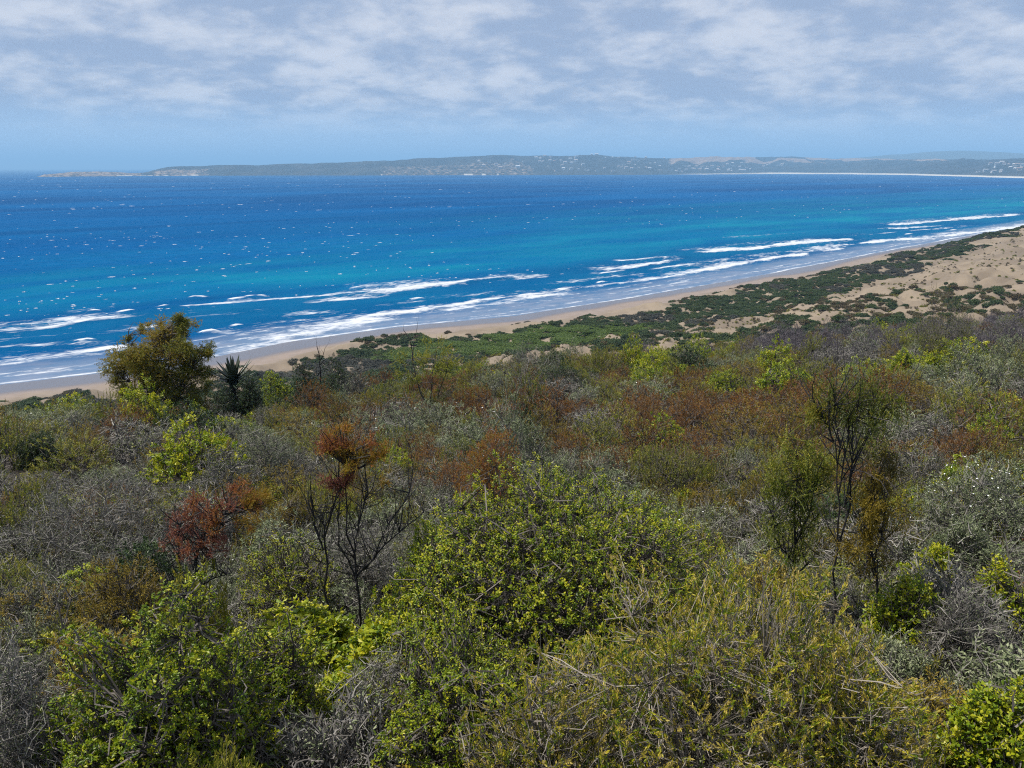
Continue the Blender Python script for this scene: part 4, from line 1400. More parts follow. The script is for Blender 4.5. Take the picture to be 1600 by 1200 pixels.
# dead snag standing in the dark pair of bushes
def _snag(m, Z, XX):
    L = lambda px_, row, dy=0.0: (XX(px_, row), dy, Z(row))
    stems = [[(0, 0, -.2), L(501, 580), L(499, 555), L(495, 541)], [L(500, 565), L(506, 552), L(507, 546)], [L(501, 580), L(494, 590), L(494, 575)], [L(500, 570), L(510, 560)]]
    return tufted_tree(75, stems, [], 'olive', 'darkbark', r0=0.05, bare_twigs=24)


hero_tree('dead_snag', 500, 618, 0.3, _snag, 'bare dead snag poking up between two dark green bushes', 'the bare dead snag', 60, 0.2)

G = 'green_leaf_shrub'
# central bright green dome
hero('green_dome_bush', G, 878, 985, 742, 520, 6.8, 'largest bright green round leafy bush in the centre of the heath', 'the big bright green bush', dz=0.35, twigs=5000, per=13, ln=0.034, wd=0.020, tlen=0.2, lump=0.42, lump_n=50, lump_sharp=26, qmin=0.66, bare=0.05, limbs=34, subs=500, flat=0.16, tip_gain=0.6)
hero('green_dome_bush', G, 690, 965, 800, 170, 3.5, 'bright green leafy bush joined to the left flank of the largest green one', None, dz=0.4, twigs=1100, per=13, ln=0.04, wd=0.024, tlen=0.2, limbs=18)
hero('green_dome_bush', G, 720, 1135, 955, 330, 4, 'yellow-green leafy bush in front of the largest bright green bush', 'the yellow-green front bush', dz=0.5, twigs=1700, per=13, ln=0.034, wd=0.015, tlen=0.22, limbs=26, subs=500, lump=0.5, lump_n=40, lump_sharp=22)
hero('green_dome_bush', G, 240, 1185, 955, 340, 5, 'dense bright green leafy bush at the near lower left', 'the lower left green bush', dz=0.5, twigs=3200, per=14, ln=0.033, wd=0.019, tlen=0.19, limbs=26, subs=500, lump=0.5, lump_n=40, lump_sharp=22)
hero('green_dome_bush', G, 420, 1120, 950, 200, 4, 'green leafy bush threaded with grey twigs below the leaning red tree', None, dz=0.4, twigs=1200, per=11, ln=0.036, wd=0.021, tlen=0.2, limbs=30, subs=1100, bare=0.2, lump=0.5, lump_n=30, lump_sharp=22)
hero('green_dome_bush', G, 450, 930, 820, 170, 3, 'yellow-green open bush behind the leaning red and golden tree', None, dz=0.5, twigs=800, per=10, ln=0.036, wd=0.018, tlen=0.22, bare=0.3, subs=900)
# straw coloured needle bush, bottom right
M_straw = BUSHK['straw_needle_bush'] = dict(phrase='yellow olive needle-leaved bush', leaf='straw', bark='paletwig', cat='shrub')
KP = dict(per=17, ln=0.034, wd=0.0125, ang=27, tlen=0.17, trad=0.0026, up=0.5, lump=0.5, lump_n=60, lump_sharp=28, qmin=0.6, bare=0.16, jitter=0.8, start=0.2, limbs=36, subs=1100, tip_gain=0.5, limb_rad=0.014, tint_span=0.6)
_kp0 = kind_params


def kind_params(kind, q):
    return dict(KP) if kind == 'straw_needle_bush' else _kp0(kind, q)


hero('straw_needle_bush', 'straw_needle_bush', 1130, 1170, 905, 560, 1, 'big yellow olive needle-leaved bush filling the near lower right', 'the big straw needle bush', dz=0.45, twigs=4200, hs=0.97)
hero('straw_needle_bush', 'straw_needle_bush', 1330, 1190, 1000, 330, 1, 'straw yellow needle bush on the right flank of the largest needle bush', None, dz=0.5, twigs=1700)
hero('straw_needle_bush', 'straw_needle_bush', 860, 1215, 1040, 340, 1, 'greyish yellow needle bush at the bottom below the yellow-green front bush', None, dz=0.6, twigs=1500, subs=2600, bare=0.35)
hero('straw_needle_bush', 'straw_needle_bush', 1010, 985, 900, 170, 1, 'small yellow needle bush tucked between green dome and the biggest needle bush', None, dz=0.6, twigs=700, subs=500)
# other bushes one can tell apart
BUSHK['fiery_heath_shrub'] = dict(phrase='fiery russet bush', leaf='rust', bark='bark', cat='shrub')
hero('russet_heath_shrub', 'fiery_heath_shrub', 762, 768, 684, 112, 3, 'round fiery russet bush just behind the largest bright green bush', 'the round russet bush', dz=0.5, seed=3, front=True, hs=1.28, tint_base=0.36, twigs=1500, trad=0.0016, up=0.7, tlen=0.22, per=19, ln=0.03, wd=0.011, ang=36, tint_span=0.5, limbs=20)
hero('silver_leaf_shrub', 'silver_leaf_shrub', 408, 735, 662, 120, 3, 'rounded grey-green bush with shadowed base left of the red-crowned tree', 'the rounded grey-green bush', dz=0.2, front=True)
hero('dark_leaf_shrub', 'dark_leaf_shrub', 60, 722, 672, 70, 2, 'compact blackish green bush alone amid grey scrub on the far left', 'the blackish left bush', dz=0.2, front=True)
hero('dark_leaf_shrub', 'dark_leaf_shrub', 476, 612, 562, 52, 1.6, 'dark green bush left of the dead snag', None, dz=0.3)
hero('dark_leaf_shrub', 'dark_leaf_shrub', 526, 612, 556, 50, 1.6, 'dark green bush right of the dead snag', None, dz=0.3)
hero('dark_leaf_shrub', 'dark_leaf_shrub', 388, 605, 572, 44, 1.4, 'low dark green bush close behind the aloe', None, dz=0.3)
hero('dark_leaf_shrub', 'dark_leaf_shrub', 343, 605, 574, 30, 1.2, 'small dark green bush between the feathery tree and the aloe', None, dz=0.3)
hero('dark_leaf_shrub', 'dark_leaf_shrub', 352, 624, 590, 50, 1.3, 'dark green bush around the foot of the aloe, towards the feathery tree', None, dz=0.8)
hero('dark_leaf_shrub', 'dark_leaf_shrub', 384, 624, 590, 52, 1.3, 'dark green bush around the foot of the aloe, away from the feathery tree', None, dz=0.8)
hero('green_leaf_shrub', G, 430, 612, 570, 56, 1.6, 'mid-green rounded bush between the aloe and the dead snag', None, dz=0.3)
hero('silver_leaf_shrub', 'silver_leaf_shrub', 830, 600, 537, 130, 3, 'wide domed grey-green bush at the middle of the slope edge', 'the wide domed grey-green bush', dz=0.25, front=True)
hero('dark_leaf_shrub', 'dark_leaf_shrub', 880, 606, 560, 90, 2.4, 'dark green bush under the wide domed grey-green bush', None, dz=0.25)
hero('green_leaf_shrub', G, 1132, 612, 572, 60, 2, 'vivid lime green bush amid russet heath right of centre', 'the lime green bush', dz=0.25)
hero('green_leaf_shrub', G, 1412, 588, 542, 42, 1.6, 'deep green leafy bush, left of a green pair near the right slope edge', 'the right green pair', dz=0.25)
hero('green_leaf_shrub', G, 1458, 586, 550, 38, 1.6, 'deep green leafy bush, right of a green pair near the right slope edge', None, dz=0.25)
hero('olive_heath_shrub', 'olive_heath_shrub', 1480, 545, 470, 110, 2.6, 'tall dark olive bush on the crest beside the right sand patch', 'the tall crest bush', dz=0.3, clear=0.6, hs=1.35, front=True)
hero('olive_heath_shrub', 'olive_heath_shrub', 1452, 560, 500, 70, 2, 'olive bush leaning against the tall crest bush', None, dz=0.3, clear=0.6)
hero('purple_twig_shrub', 'purple_twig_shrub', 1580, 545, 488, 70, 2.2, 'purplish grey thicket beside the right sand patch', 'the purple thicket', dz=0.3)
hero('purple_twig_shrub', 'purple_twig_shrub', 1400, 540, 505, 80, 2, 'purplish grey thicket left of the tall crest bush', None, dz=0.3)
hero('purple_twig_shrub', 'purple_twig_shrub', 1270, 550, 508, 110, 2, 'broad purple-grey thicket on the crest below the bright dune sand', 'the broad crest thicket', dz=0.3)
hero('purple_twig_shrub', 'purple_twig_shrub', 1190, 552, 522, 80, 2, 'low purple-grey thicket at the left end of the crest thickets', None, dz=0.3)
hero('green_leaf_shrub', G, 1420, 990, 895, 130, 2.4, 'fresh green leafy bush right of the golden bushy tree base', 'the fresh green right bush', dz=0.3, twigs=800, per=12, ln=0.04, wd=0.025)
hero('green_leaf_shrub', G, 1455, 905, 850, 90, 2, 'pale green leafy shrub behind the fresh green right bush', None, dz=0.4)
hero('green_leaf_shrub', G, 1575, 950, 880, 110, 2, 'yellowish sprig-topped shrub at the right edge', None, dz=0.4, bare=0.3, tlen=.35)
hero('green_leaf_shrub', G, 1560, 1190, 1060, 150, 3, 'green leafy shrub at the near lower right corner', None, dz=0.4, twigs=900)
hero('silver_leaf_shrub', 'silver_leaf_shrub', 1540, 815, 720, 190, 3.4, 'grey-green shrub dotted with white blossoms at the right edge', 'the white-blossomed shrub', dz=0.4, flower=(110, 0.015, 'white'))
hero('silver_leaf_shrub', 'silver_leaf_shrub', 1510, 860, 790, 130, 2.6, 'grey-green leafy shrub below the white-blossomed shrub', None, dz=0.4)
hero('grey_twig_shrub', 'grey_twig_shrub', 150, 850, 728, 280, 4, 'broadest pale grey twiggy bush left of the leaning red tree', 'the broad dead grey bush', dz=0.3, twigs=1300, subs=5500, trad=.0029)
hero('grey_twig_shrub', 'grey_twig_shrub', 560, 920, 800, 150, 3, 'pale grey twig tangle behind the red-crowned tree stems', None, dz=0.3, twigs=800, subs=4000, trad=.0029)
hero('grey_twig_shrub', 'grey_twig_shrub', 30, 1190, 985, 170, 4, 'silver grey twig tangle in the near lower left corner', 'the corner grey tangle', dz=0.4, twigs=1000, subs=4500, trad=.0027)
hero('grey_twig_shrub', 'grey_twig_shrub', 1500, 1010, 900, 150, 3, 'dark grey twig tangle below the right edge sprigs', None, dz=0.3, twigs=800, subs=3600, trad=.0027)
hero('grey_twig_shrub', 'grey_twig_shrub', 590, 1150, 1010, 170, 3, 'shadowed grey twig tangle left of the yellow-green front bush', None, dz=0.2, twigs=700, subs=3200, trad=.0027)
hero('olive_heath_shrub', 'olive_heath_shrub', 1050, 745, 690, 160, 3, 'grey olive spreading shrub right behind the largest bright green bush', None, dz=0.3)
hero('russet_heath_shrub', 'russet_heath_shrub', 1530, 700, 655, 140, 2.4, 'orange-brown low bush by the right edge above the blossoms', 'the orange-brown right bush', dz=0.3)
hero('golden_heath_shrub', 'golden_heath_shrub', 455, 812, 765, 80, 2, 'golden brown shrub between the two red-crowned trees', None, dz=0.4)
hero('golden_heath_shrub', 'golden_heath_shrub', 190, 950, 870, 150, 2.6, 'golden brown open shrub behind the lower left green bush', None, dz=0.4)


def _stick(dx1, dx2, top):
    def f(m, Z, XX):
        return tufted_tree(int(abs(dx1 * 7 + dx2)), [[(0, 0, -.1), (dx1 * .5 * m, 0, Z(top) * .55), (dx1 * m, 0, Z(top))], [(dx1 * .5 * m, 0, Z(top) * .55), (dx2 * m, 0.05, Z(top) * .95)]], [], 'olive', 'paletwig', r0=0.012, bare_twigs=8)
    return f


for px_, low, dx1, dx2, top, lab in [(236, 800, 6, -10, 745, 'pale bare stick standing in the broad grey bush'), (840, 905, -40, -70, 862, 'pale forked dead branch across the front of the big green bush'),
                                     (745, 930, -55, -80, 905, 'pale dead branch between the big green bush and the front bush'), (1560, 800, 22, -15, 752, 'pale dead stick by the white-blossomed shrub'),
                                     (445, 770, 8, -6, 742, 'short pale stick under the rounded grey-green bush'), (1590, 1180, 14, 30, 1090, 'bleached white stick at the near lower right corner'), (105, 990, -8, 12, 930, 'pale bare stick at the left of the lower left green bush')]:
    hero_tree('dead_branch', px_, low, 0.45, _stick(dx1, dx2, top), lab, None, 30, 0.05, cat='branch')

print('heroes', round(time.time() - T0, 1))

# ---- the rest of the heath, shrub by shrub
PATCH = [  # px, py, rx, ry, kind, weight
    (860, 625, 260, 32, 'russet_heath_shrub', 4.2), (1150, 640, 180, 45, 'russet_heath_shrub', 3.6), (1440, 660, 200, 40, 'russet_heath_shrub', 4.0), (1330, 600, 120, 25, 'russet_heath_shrub', 2.0), (570, 650, 60, 25, 'russet_heath_shrub', 1.4),
    (690, 700, 90, 30, 'russet_heath_shrub', 1.6), (150, 705, 70, 18, 'russet_heath_shrub', 2.0), (40, 810, 50, 30, 'russet_heath_shrub', 2.0), (240, 840, 60, 40, 'golden_heath_shrub', 2.0), (1050, 690, 200, 40, 'golden_heath_shrub', 1.2),
    (1300, 700, 160, 60, 'golden_heath_shrub', 1.3), (1330, 830, 130, 60, 'olive_heath_shrub', 1.0), (1200, 620, 200, 40, 'golden_heath_shrub', 1.3),
    (110, 780, 190, 60, 'grey_twig_shrub', 4.0), (330, 660, 330, 45, 'grey_twig_shrub', 0.8), (40, 1060, 110, 150, 'grey_twig_shrub', 4.0), (1120, 720, 130, 40, 'grey_twig_shrub', 2.0), (600, 800, 120, 60, 'grey_twig_shrub', 2.5),
    (1480, 640, 120, 30, 'grey_twig_shrub', 1.2), (1500, 900, 120, 80, 'grey_twig_shrub', 2.0), (1200, 800, 90, 60, 'grey_twig_shrub', 1.5),
    (1500, 580, 120, 30, 'silver_leaf_shrub', 1.8), (930, 680, 160, 40, 'silver_leaf_shrub', 1.8), (420, 690, 90, 40, 'silver_leaf_shrub', 1.8), (1540, 770, 90, 60, 'silver_leaf_shrub', 2.0), (60, 640, 120, 40, 'silver_leaf_shrub', 1.6), (660, 730, 120, 40, 'silver_leaf_shrub', 1.0),
    (1130, 570, 140, 35, 'green_leaf_shrub', 1.6), (220, 620, 90, 20, 'green_leaf_shrub', 1.6), (1540, 640, 70, 25, 'green_leaf_shrub', 1.5), (1440, 560, 120, 25, 'green_leaf_shrub', 1.2), (120, 870, 60, 30, 'green_leaf_shrub', 1.5),
    (620, 1080, 160, 100, 'green_leaf_shrub', 1.5), (1500, 1100, 120, 100, 'green_leaf_shrub', 1.5), (950, 570, 200, 40, 'olive_heath_shrub', 1.5), (500, 750, 120, 60, 'golden_heath_shrub', 0.8), (700, 600, 120, 30, 'olive_heath_shrub', 1.2),
    (1250, 525, 160, 25, 'purple_twig_shrub', 4.0), (1570, 500, 60, 40, 'purple_twig_shrub', 3.0), (1400, 520, 90, 20, 'purple_twig_shrub', 2.0), (1560, 560, 80, 30, 'dark_leaf_shrub', 1.0), (870, 575, 120, 30, 'dark_leaf_shrub', 0.8), (470, 600, 120, 25, 'dark_leaf_shrub', 1.0),
]
KINDS = ['grey_twig_shrub', 'silver_leaf_shrub', 'olive_heath_shrub', 'russet_heath_shrub', 'golden_heath_shrub', 'green_leaf_shrub', 'dark_leaf_shrub', 'purple_twig_shrub']
BASEW = dict(zip(KINDS, [0.28, 0.50, 0.74, 0.28, 0.40, 0.26, 0.14, 0.0]))


def choose(px_, py_, rng):
    w = np.array([BASEW[k] for k in KINDS])
    for (a, b_, rx, ry, kd, wt) in PATCH:
        w[KINDS.index(kd)] += 0.7 * wt * math.exp(-((px_ - a) / rx) ** 2 - ((py_ - b_) / ry) ** 2)
    if py_ > 880:
        w[KINDS.index('russet_heath_shrub')] *= 0.12
        w[KINDS.index('green_leaf_shrub')] *= 1.8
    w = w ** 1.35
    return KINDS[rng.choice(len(KINDS), p=w / w.sum())]


VAR = {}
for i, kd in enumerate(KINDS):
    VAR[kd, 'far'] = [plant_meshes(100 + 10 * i + j, kd, 0.85 * rx_, h_, 0.76) for j, (rx_, h_) in enumerate(((1.0, 1.15), (1.25, 1.0), (0.85, 1.4)))]
    VAR[kd, 'near'] = [plant_meshes(500 + 10 * i + j, kd, 0.55, 0.95, 1.4, tlen=0.2) for j in range(1)]

VAR['silver_leaf_shrub', 'far'][1].append(('blossoms', blossom_mesh(np.random.default_rng(5), 0.95, 0.95, 12, 0.022, 'white')))
rng = np.random.default_rng(2024)
cands = []
tries = 26000
ang = rng.uniform(R2(-47), R2(47), tries)
rad = np.sqrt(rng.uniform(2.6 ** 2, 112 ** 2, tries))
near_extra = 5000
ang = np.concatenate([rng.uniform(R2(-47), R2(47), near_extra), ang])
rad = np.concatenate([rng.uniform(2.4, 16, near_extra), rad])
X, Y = rad * np.sin(ang), rad * np.cos(ang)
Rem = np.interp(np.degrees(ang), TH, RE)
ok = (litter_at(X, Y) > 0.45) & (rad < Rem * 1.12 + 3)
X, Y, rad, ang = X[ok], Y[ok], rad[ok], ang[ok]
Z = ground(X, Y)
placed = []
cell = {}
hx_ = np.array([h[0] for h in HEROES])
hy_ = np.array([h[1] for h in HEROES])
hr_ = np.array([h[2] for h in HEROES])
for x, y, z, r, a in zip(X, Y, Z, rad, ang):
    rs = (0.34 + 0.26 * rng.random()) if r < 8 else (0.42 + 0.33 * rng.random()) if r < 20 else (0.55 + 0.5 * rng.random())
    if np.any(np.hypot(hx_ - x, hy_ - y) < hr_ + rs * 0.35):
        continue
    ci, cj = int(x // 2), int(y // 2)
    bad = False
    for di in (-1, 0, 1):
        for dj in (-1, 0, 1):
            for (x2, y2, r2) in cell.get((ci + di, cj + dj), ()):
                if math.hypot(x - x2, y - y2) < (rs + r2) * 0.82:
                    bad = True
    if bad:
        continue
    cell.setdefault((ci, cj), []).append((x, y, rs))
    placed.append((x, y, z, rs, r))
print('placed', len(placed), round(time.time() - T0, 1))

count, members, outside = {}, {}, []
placed.sort(key=lambda p: p[4])
for (x, y, z, rs, r) in placed:
    pxx, pyy, f = project(np.array([x, y, z + 0.9]))
    kd = choose(float(pxx), float(pyy), rng)
    inframe = -rs * 900 / r < pxx < 1600 + rs * 900 / r and pyy < 1290
    tt_ = np.linspace(0.3, 0.95, 26)
    hidden = bool(np.any(EYE + tt_ * (z + 1.25 - EYE) < ground(x * tt_, y * tt_) + 0.75)) if r > 14 else False
    if not inframe or hidden or count.get(kd, 0) >= 290:
        outside.append((x, y, z, rs, r, kd))
        continue
    count[kd] = count.get(kd, 0) + 1
    cls = 'near' if r < 9 else 'far'
    vs_ = VAR[kd, cls]
    R0 = 0.55 if cls == 'near' else 0.85
    sc = rs * 1.25 / R0
    szv = sc * rng.uniform(0.65, 1.25) * (0.95 if cls == 'near' else 0.9) * (1.5 if rng.random() < 0.12 else 1.0)
    hmax = 1.05 if r < 6 else 1.5 if r < 14 else 2.0
    h0 = 0.95 if cls == 'near' else 1.2
    szv = min(szv, hmax / h0)
    o = plant(kd, vs_[rng.integers(0, len(vs_))], (x, y, z - 0.08), rng.uniform(0, 6.28), (sc, sc, szv), None, 'shrub')
    # describe it by the plant nearest to it in the picture
    best = min(MARKS, key=lambda m_: ((pxx - m_[0]) / 1.0) ** 2 + ((pyy - m_[1]) * 1.6) ** 2)
    dx, dy = pxx - best[0], (pyy - best[1]) * 1.6
    rel_ = ('right of' if dx > 0 else 'left of') if abs(dx) > abs(dy) else ('in front of' if dy > 0 else 'behind')
    members.setdefault((kd, best[2], rel_), []).append((float(pxx), o))
for (kd, mark, rel_), lst in members.items():
    lst.sort(key=lambda t_: t_[0])
    for k, (_, o) in enumerate(lst):
        o['label'] = ranked(BUSHK[kd]['phrase'], f'{rel_} {mark}', k, len(lst))
        o['group'] = BUSHK[kd]['phrase'] + 's of the heath'
print('members', count, len(outside), round(time.time() - T0, 1))

# ---- masses nobody could count: scattered with geometry nodes
def scatter(name, protos, pts, rot, scl, idx):
    """one stuff object: points carrying instances of hidden prototype meshes"""
    me_ = bpy.data.meshes.new(name)
    me_.vertices.add(len(pts))
    me_.vertices.foreach_set('co', np.ascontiguousarray(pts, np.float32).ravel())
    for nm, arr, ty in (('rotz', rot, 'FLOAT'), ('size', scl, 'FLOAT_VECTOR'), ('pick', idx, 'INT')):
        at = me_.attributes.new(nm, ty, 'POINT')
        if ty == 'FLOAT_VECTOR':
            at.data.foreach_set('vector', np.ascontiguousarray(arr, np.float32).ravel())
        else:
            at.data.foreach_set('value', np.ascontiguousarray(arr, np.int32 if ty == 'INT' else np.float32))
    o = link(name, me_, kind='stuff')
    coll = bpy.data.collections.new(name + '_sources')
    for i, p in enumerate(protos):
        po = bpy.data.objects.new(f'{name}_source', p)
        coll.objects.link(po)
    ng = bpy.data.node_groups.new(name, 'GeometryNodeTree')
    ng.interface.new_socket('Geometry', in_out='INPUT', socket_type='NodeSocketGeometry')
    ng.interface.new_socket('Geometry', in_out='OUTPUT', socket_type='NodeSocketGeometry')
    N, Lk = ng.nodes, ng.links
    gi, go = N.new('NodeGroupInput'), N.new('NodeGroupOutput')
    ci_ = N.new('GeometryNodeCollectionInfo')
    ci_.inputs['Collection'].default_value = coll
    ci_.inputs['Separate Children'].default_value = True
    ci_.inputs['Reset Children'].default_value = True
    ip = N.new('GeometryNodeInstanceOnPoints')
    mp2 = N.new('GeometryNodeMeshToPoints')

    def na(nm, ty):
        a_ = N.new('GeometryNodeInputNamedAttribute')
        a_.data_type = ty
        a_.inputs['Name'].default_value = nm
        return a_.outputs[0]

    cx_ = N.new('ShaderNodeCombineXYZ')
    Lk.new(na('rotz', 'FLOAT'), cx_.inputs[2])
    Lk.new(gi.outputs[0], mp2.inputs[0])
    Lk.new(mp2.outputs[0], ip.inputs['Points'])
    Lk.new(ci_.outputs[0], ip.inputs['Instance'])
    ip.inputs['Pick Instance'].default_value = True
    Lk.new(na('pick', 'INT'), ip.inputs['Instance Index'])
    Lk.new(cx_.outputs[0], ip.inputs['Rotation'])
    Lk.new(na('size', 'FLOAT_VECTOR'), ip.inputs['Scale'])
    Lk.new(ip.outputs[0], go.inputs[0])
    md_ = o.modifiers.new('scatter', 'NODES')
    md_.node_group = ng
    return o


def one_mesh(parts):
    """join the parts of a plant into one mesh that keeps both materials"""
    vs2, fs2, t2, mi, off, mats = [], [], [], [], 0, []
    for k, (nm, m_) in enumerate(parts):
        nv = len(m_.vertices)
        co = np.empty(nv * 3, np.float32)
        m_.vertices.foreach_get('co', co)
        tt = np.empty(nv, np.float32)
        m_.attributes['tint'].data.foreach_get('value', tt)
        nlp = len(m_.loops)
        li = np.empty(nlp, np.int32)
        m_.loops.foreach_get('vertex_index', li)
        npoly = len(m_.polygons)
        lt = np.empty(npoly, np.int32)
        m_.polygons.foreach_get('loop_total', lt)
        w_ = int(lt[0])
        vs2.append(co.reshape(-1, 3))
        fs2.append(li.reshape(-1, w_) + off)
        t2.append(tt)
        mi += [k] * npoly
        mats.append(m_.materials[0])
        off += nv
    return make_mesh('scrub', np.concatenate(vs2), fs2, mats, {'tint': np.concatenate(t2)}, mat_idx=mi)


def tuft(seed, leaf, bark, R, H, twigs, per, ln, wd, subs=0, **kw):
    rng = np.random.default_rng(seed)
    st, fo = bush(rng, R, H, limbs=6, twigs=twigs, tlen=H * 0.5, trad=0.004, per=per, ln=ln, wd=wd, subs=subs, limb_rad=0.008, lump=0.5, **kw)
    pr = [('stem', st.mesh('s', M[bark]))]
    if fo is not None:
        pr.append(('foliage', fo.mesh('f', M[leaf])))
    return one_mesh(pr)


under = [tuft(1, 'silver', 'greytwig', 0.38, 0.55, 110, 6, 0.035, 0.012, subs=300, up=.5, qmin=.2, jitter=.9), tuft(2, 'silver', 'greytwig', 0.34, 0.5, 130, 11, 0.035, 0.012, up=.7, qmin=.3, ang=40), tuft(3, 'olive', 'bark', 0.34, 0.55, 130, 12, 0.035, 0.011, up=.75, qmin=.3, ang=32),
         tuft(4, 'golden', 'bark', 0.3, 0.45, 110, 12, 0.034, 0.011, up=.7, qmin=.3, ang=35), tuft(5, 'olive', 'bark', 0.4, 0.55, 110, 6, 0.034, 0.011, subs=300, up=.5, qmin=.2, jitter=.9), tuft(6, 'green', 'bark', 0.3, 0.42, 90, 11, 0.042, 0.022, up=.5, qmin=.4, ang=60)]
rng = np.random.default_rng(31)
n = 9500
a = rng.uniform(R2(-48), R2(48), n)
r = np.concatenate([rng.uniform(2.2, 18, n // 3), np.sqrt(rng.uniform(10 ** 2, 112 ** 2, n - n // 3))])
x, y = r * np.sin(a), r * np.cos(a)
ok = (litter_at(x, y) > 0.3 + 0.5 * rng.random(n)) & (r < np.interp(np.degrees(a), TH, RE) * 1.2 + 4)
x, y, r = x[ok], y[ok], r[ok]
z = ground(x, y)
ppx, ppy, _ = project(np.stack([x, y, z + .4], -1))
mixn = fbm(x / 4, y / 4, 99, 3) + rng.normal(0, 0.13, len(x))
idx = np.digitize(mixn, [0.36, 0.46, 0.54, 0.60, 0.70])
sc = rng.uniform(0.7, 1.25, len(x)) * np.interp(r, [2, 12, 40], [0.7, 0.95, 1.3])
link_ = scatter('undergrowth', under, np.stack([x, y, z - 0.04], -1), rng.uniform(0, 6.28, len(x)), np.stack([sc, sc, sc * rng.uniform(.7, 1.2, len(x))], -1), idx)

# shrubs of the same kinds beyond the frame's sides
if outside:
    proto = [one_mesh(plant_meshes(900 + i, k, 0.85, 1.15, 0.4)) for i, k in enumerate(KINDS)]
    oa = np.array([(p[0], p[1], p[2] - 0.08, p[3], KINDS.index(p[5])) for p in outside])
    s_ = oa[:, 3] * 1.25 / 0.85
    scatter('heath_scrub', proto, oa[:, :3], rng.uniform(0, 6.28, len(oa)), np.stack([s_, s_, s_ * .9], -1), oa[:, 4].astype(int))

# ---- dune vegetation
def clump(seed, leaf, R, H, n, size):
    """low dune bush: a lumpy dome of leaf sprays on a few stems"""
    rng = np.random.default_rng(seed)
    st, fo = bush(rng, R, H, limbs=6, twigs=n, tlen=0.4 * H, trad=0.010, per=9, ln=size, wd=size * 0.55, ang=55, low=-0.05, qmin=0.6, lump=0.5, bare=0.05, limb_rad=0.03, flat=0.05)
    return [('stem', st.mesh('s', M['bark'])), ('foliage', fo.mesh('dune_foliage', M[leaf]))]


def density(x, y):
    u, s = shore_uv(x, y)
    ss, uu = s / S, u / S
    nz = fbm(x / 13, y / 13, 55, 4)
    nz2 = fbm(x / 40, y / 40, 56, 3)
    d = np.interp(ss, [30, 36, 46, 56, 66, 100, 114, 135, 160, 185, 215, 260], [0, 0.40, 0.42, 0.6, 0.95, 0.92, 0.58, 0.54, 0.52, 0.54, 0.7, 0.8])
    right = sstep(60, 190, uu)
    d = d - right * np.interp(ss, [120, 140, 230, 300], [0, 0.06, 0.04, 0.0])
    far = sstep(170, 260, uu)
    d = d - far * np.interp(ss, [60, 84, 100, 240, 300], [0.0, 0.1, 0.20, 0.16, 0.0])
    d = d - sstep(90, 170, uu) * np.interp(ss, [72, 92, 110, 130], [0, 0.22, 0.12, 0])
    bare_ = np.exp(-(((ss - 118) / 22) ** 2)) * np.exp(-(((uu + 20) / 70) ** 2)) * 0.42     # open sand hollow below the crest
    d = d - bare_
    return (nz * 0.75 + nz2 * 0.25 + (d - 0.5) * 0.62), ss, uu


dark_p = [one_mesh(clump(11 + i, 'dune', 1.0, 0.8, 230, 0.15)) for i in range(2)]
brown_p = [one_mesh(clump(21 + i, 'dunebrown', 1.0, 0.6, 200, 0.14)) for i in range(2)]
grey_p = [one_mesh(clump(51 + i, 'dunegrey', 1.0, 0.8, 230, 0.14)) for i in range(2)]
mat_p = [one_mesh(clump(31 + i, 'mat', 1.2, 0.5, 260, 0.14)) for i in range(2)]
rng = np.random.default_rng(41)
n = 60000
uu = rng.uniform(-230, 520, n) * S
s_ = rng.uniform(30, 250, n) * S
x, y = from_uv(uu, s_)
px_, py_, f = project(np.stack([x, y, ground(x, y)], -1))
r = np.hypot(x, y)
dn, ss, uu = density(x, y)
mats_ = np.exp(-(((ss - 84) / 17) ** 2 + ((uu + 36) / 30) ** 2)) + np.exp(-(((ss - 72) / 12) ** 2 + ((uu + 84) / 22) ** 2)) + 0.9 * np.exp(-(((ss - 98) / 12) ** 2 + ((uu + 62) / 24) ** 2))
inv = (f > 0) & (px_ > -150) & (px_ < 1750) & (litter_at(x, y) < 0.6)
matk = inv & (mats_ > 0.22 + 0.15 * rng.random(n))
isv = inv & (dn > 0.5) & ~matk
isv &= rng.random(n) < np.interp(r, [100, 300, 600], [0.95, 0.9, 0.8])
matk &= rng.random(n) < 0.7
z = ground(x, y)


def put(name, protos, mask, smin, smax, hz):
    k = int(mask.sum())
    s2 = rng.uniform(smin, smax, k)
    scatter(name, protos, np.stack([x[mask], y[mask], z[mask] - 0.05], -1), rng.uniform(0, 6.28, k), np.stack([s2, s2, s2 * hz * rng.uniform(.7, 1.2, k)], -1), rng.integers(0, len(protos), k))
    print(name, k)


sparse = (ss > 106) & (uu > -10) | (ss < 52)
brown = isv & (rng.random(n) < np.where(sparse, 0.55, 0.14))
greyp = fbm(x / 22, y / 22, 123, 3) > 0.62
put('grey_dune_scrub', grey_p, isv & ~brown & ~(sparse & (ss > 106)) & greyp, 0.6, 1.7, 0.75)
put('dune_scrub', dark_p, isv & ~brown & ~greyp & ~(sparse & (ss > 106)), 0.6, 1.7, 0.75)
put('brown_dune_scrub', brown_p, brown & ~(sparse & (ss > 106)), 0.45, 1.3, 0.9)
put('creeping_dune_mat', mat_p, matk, 1.2, 2.2, 0.55)
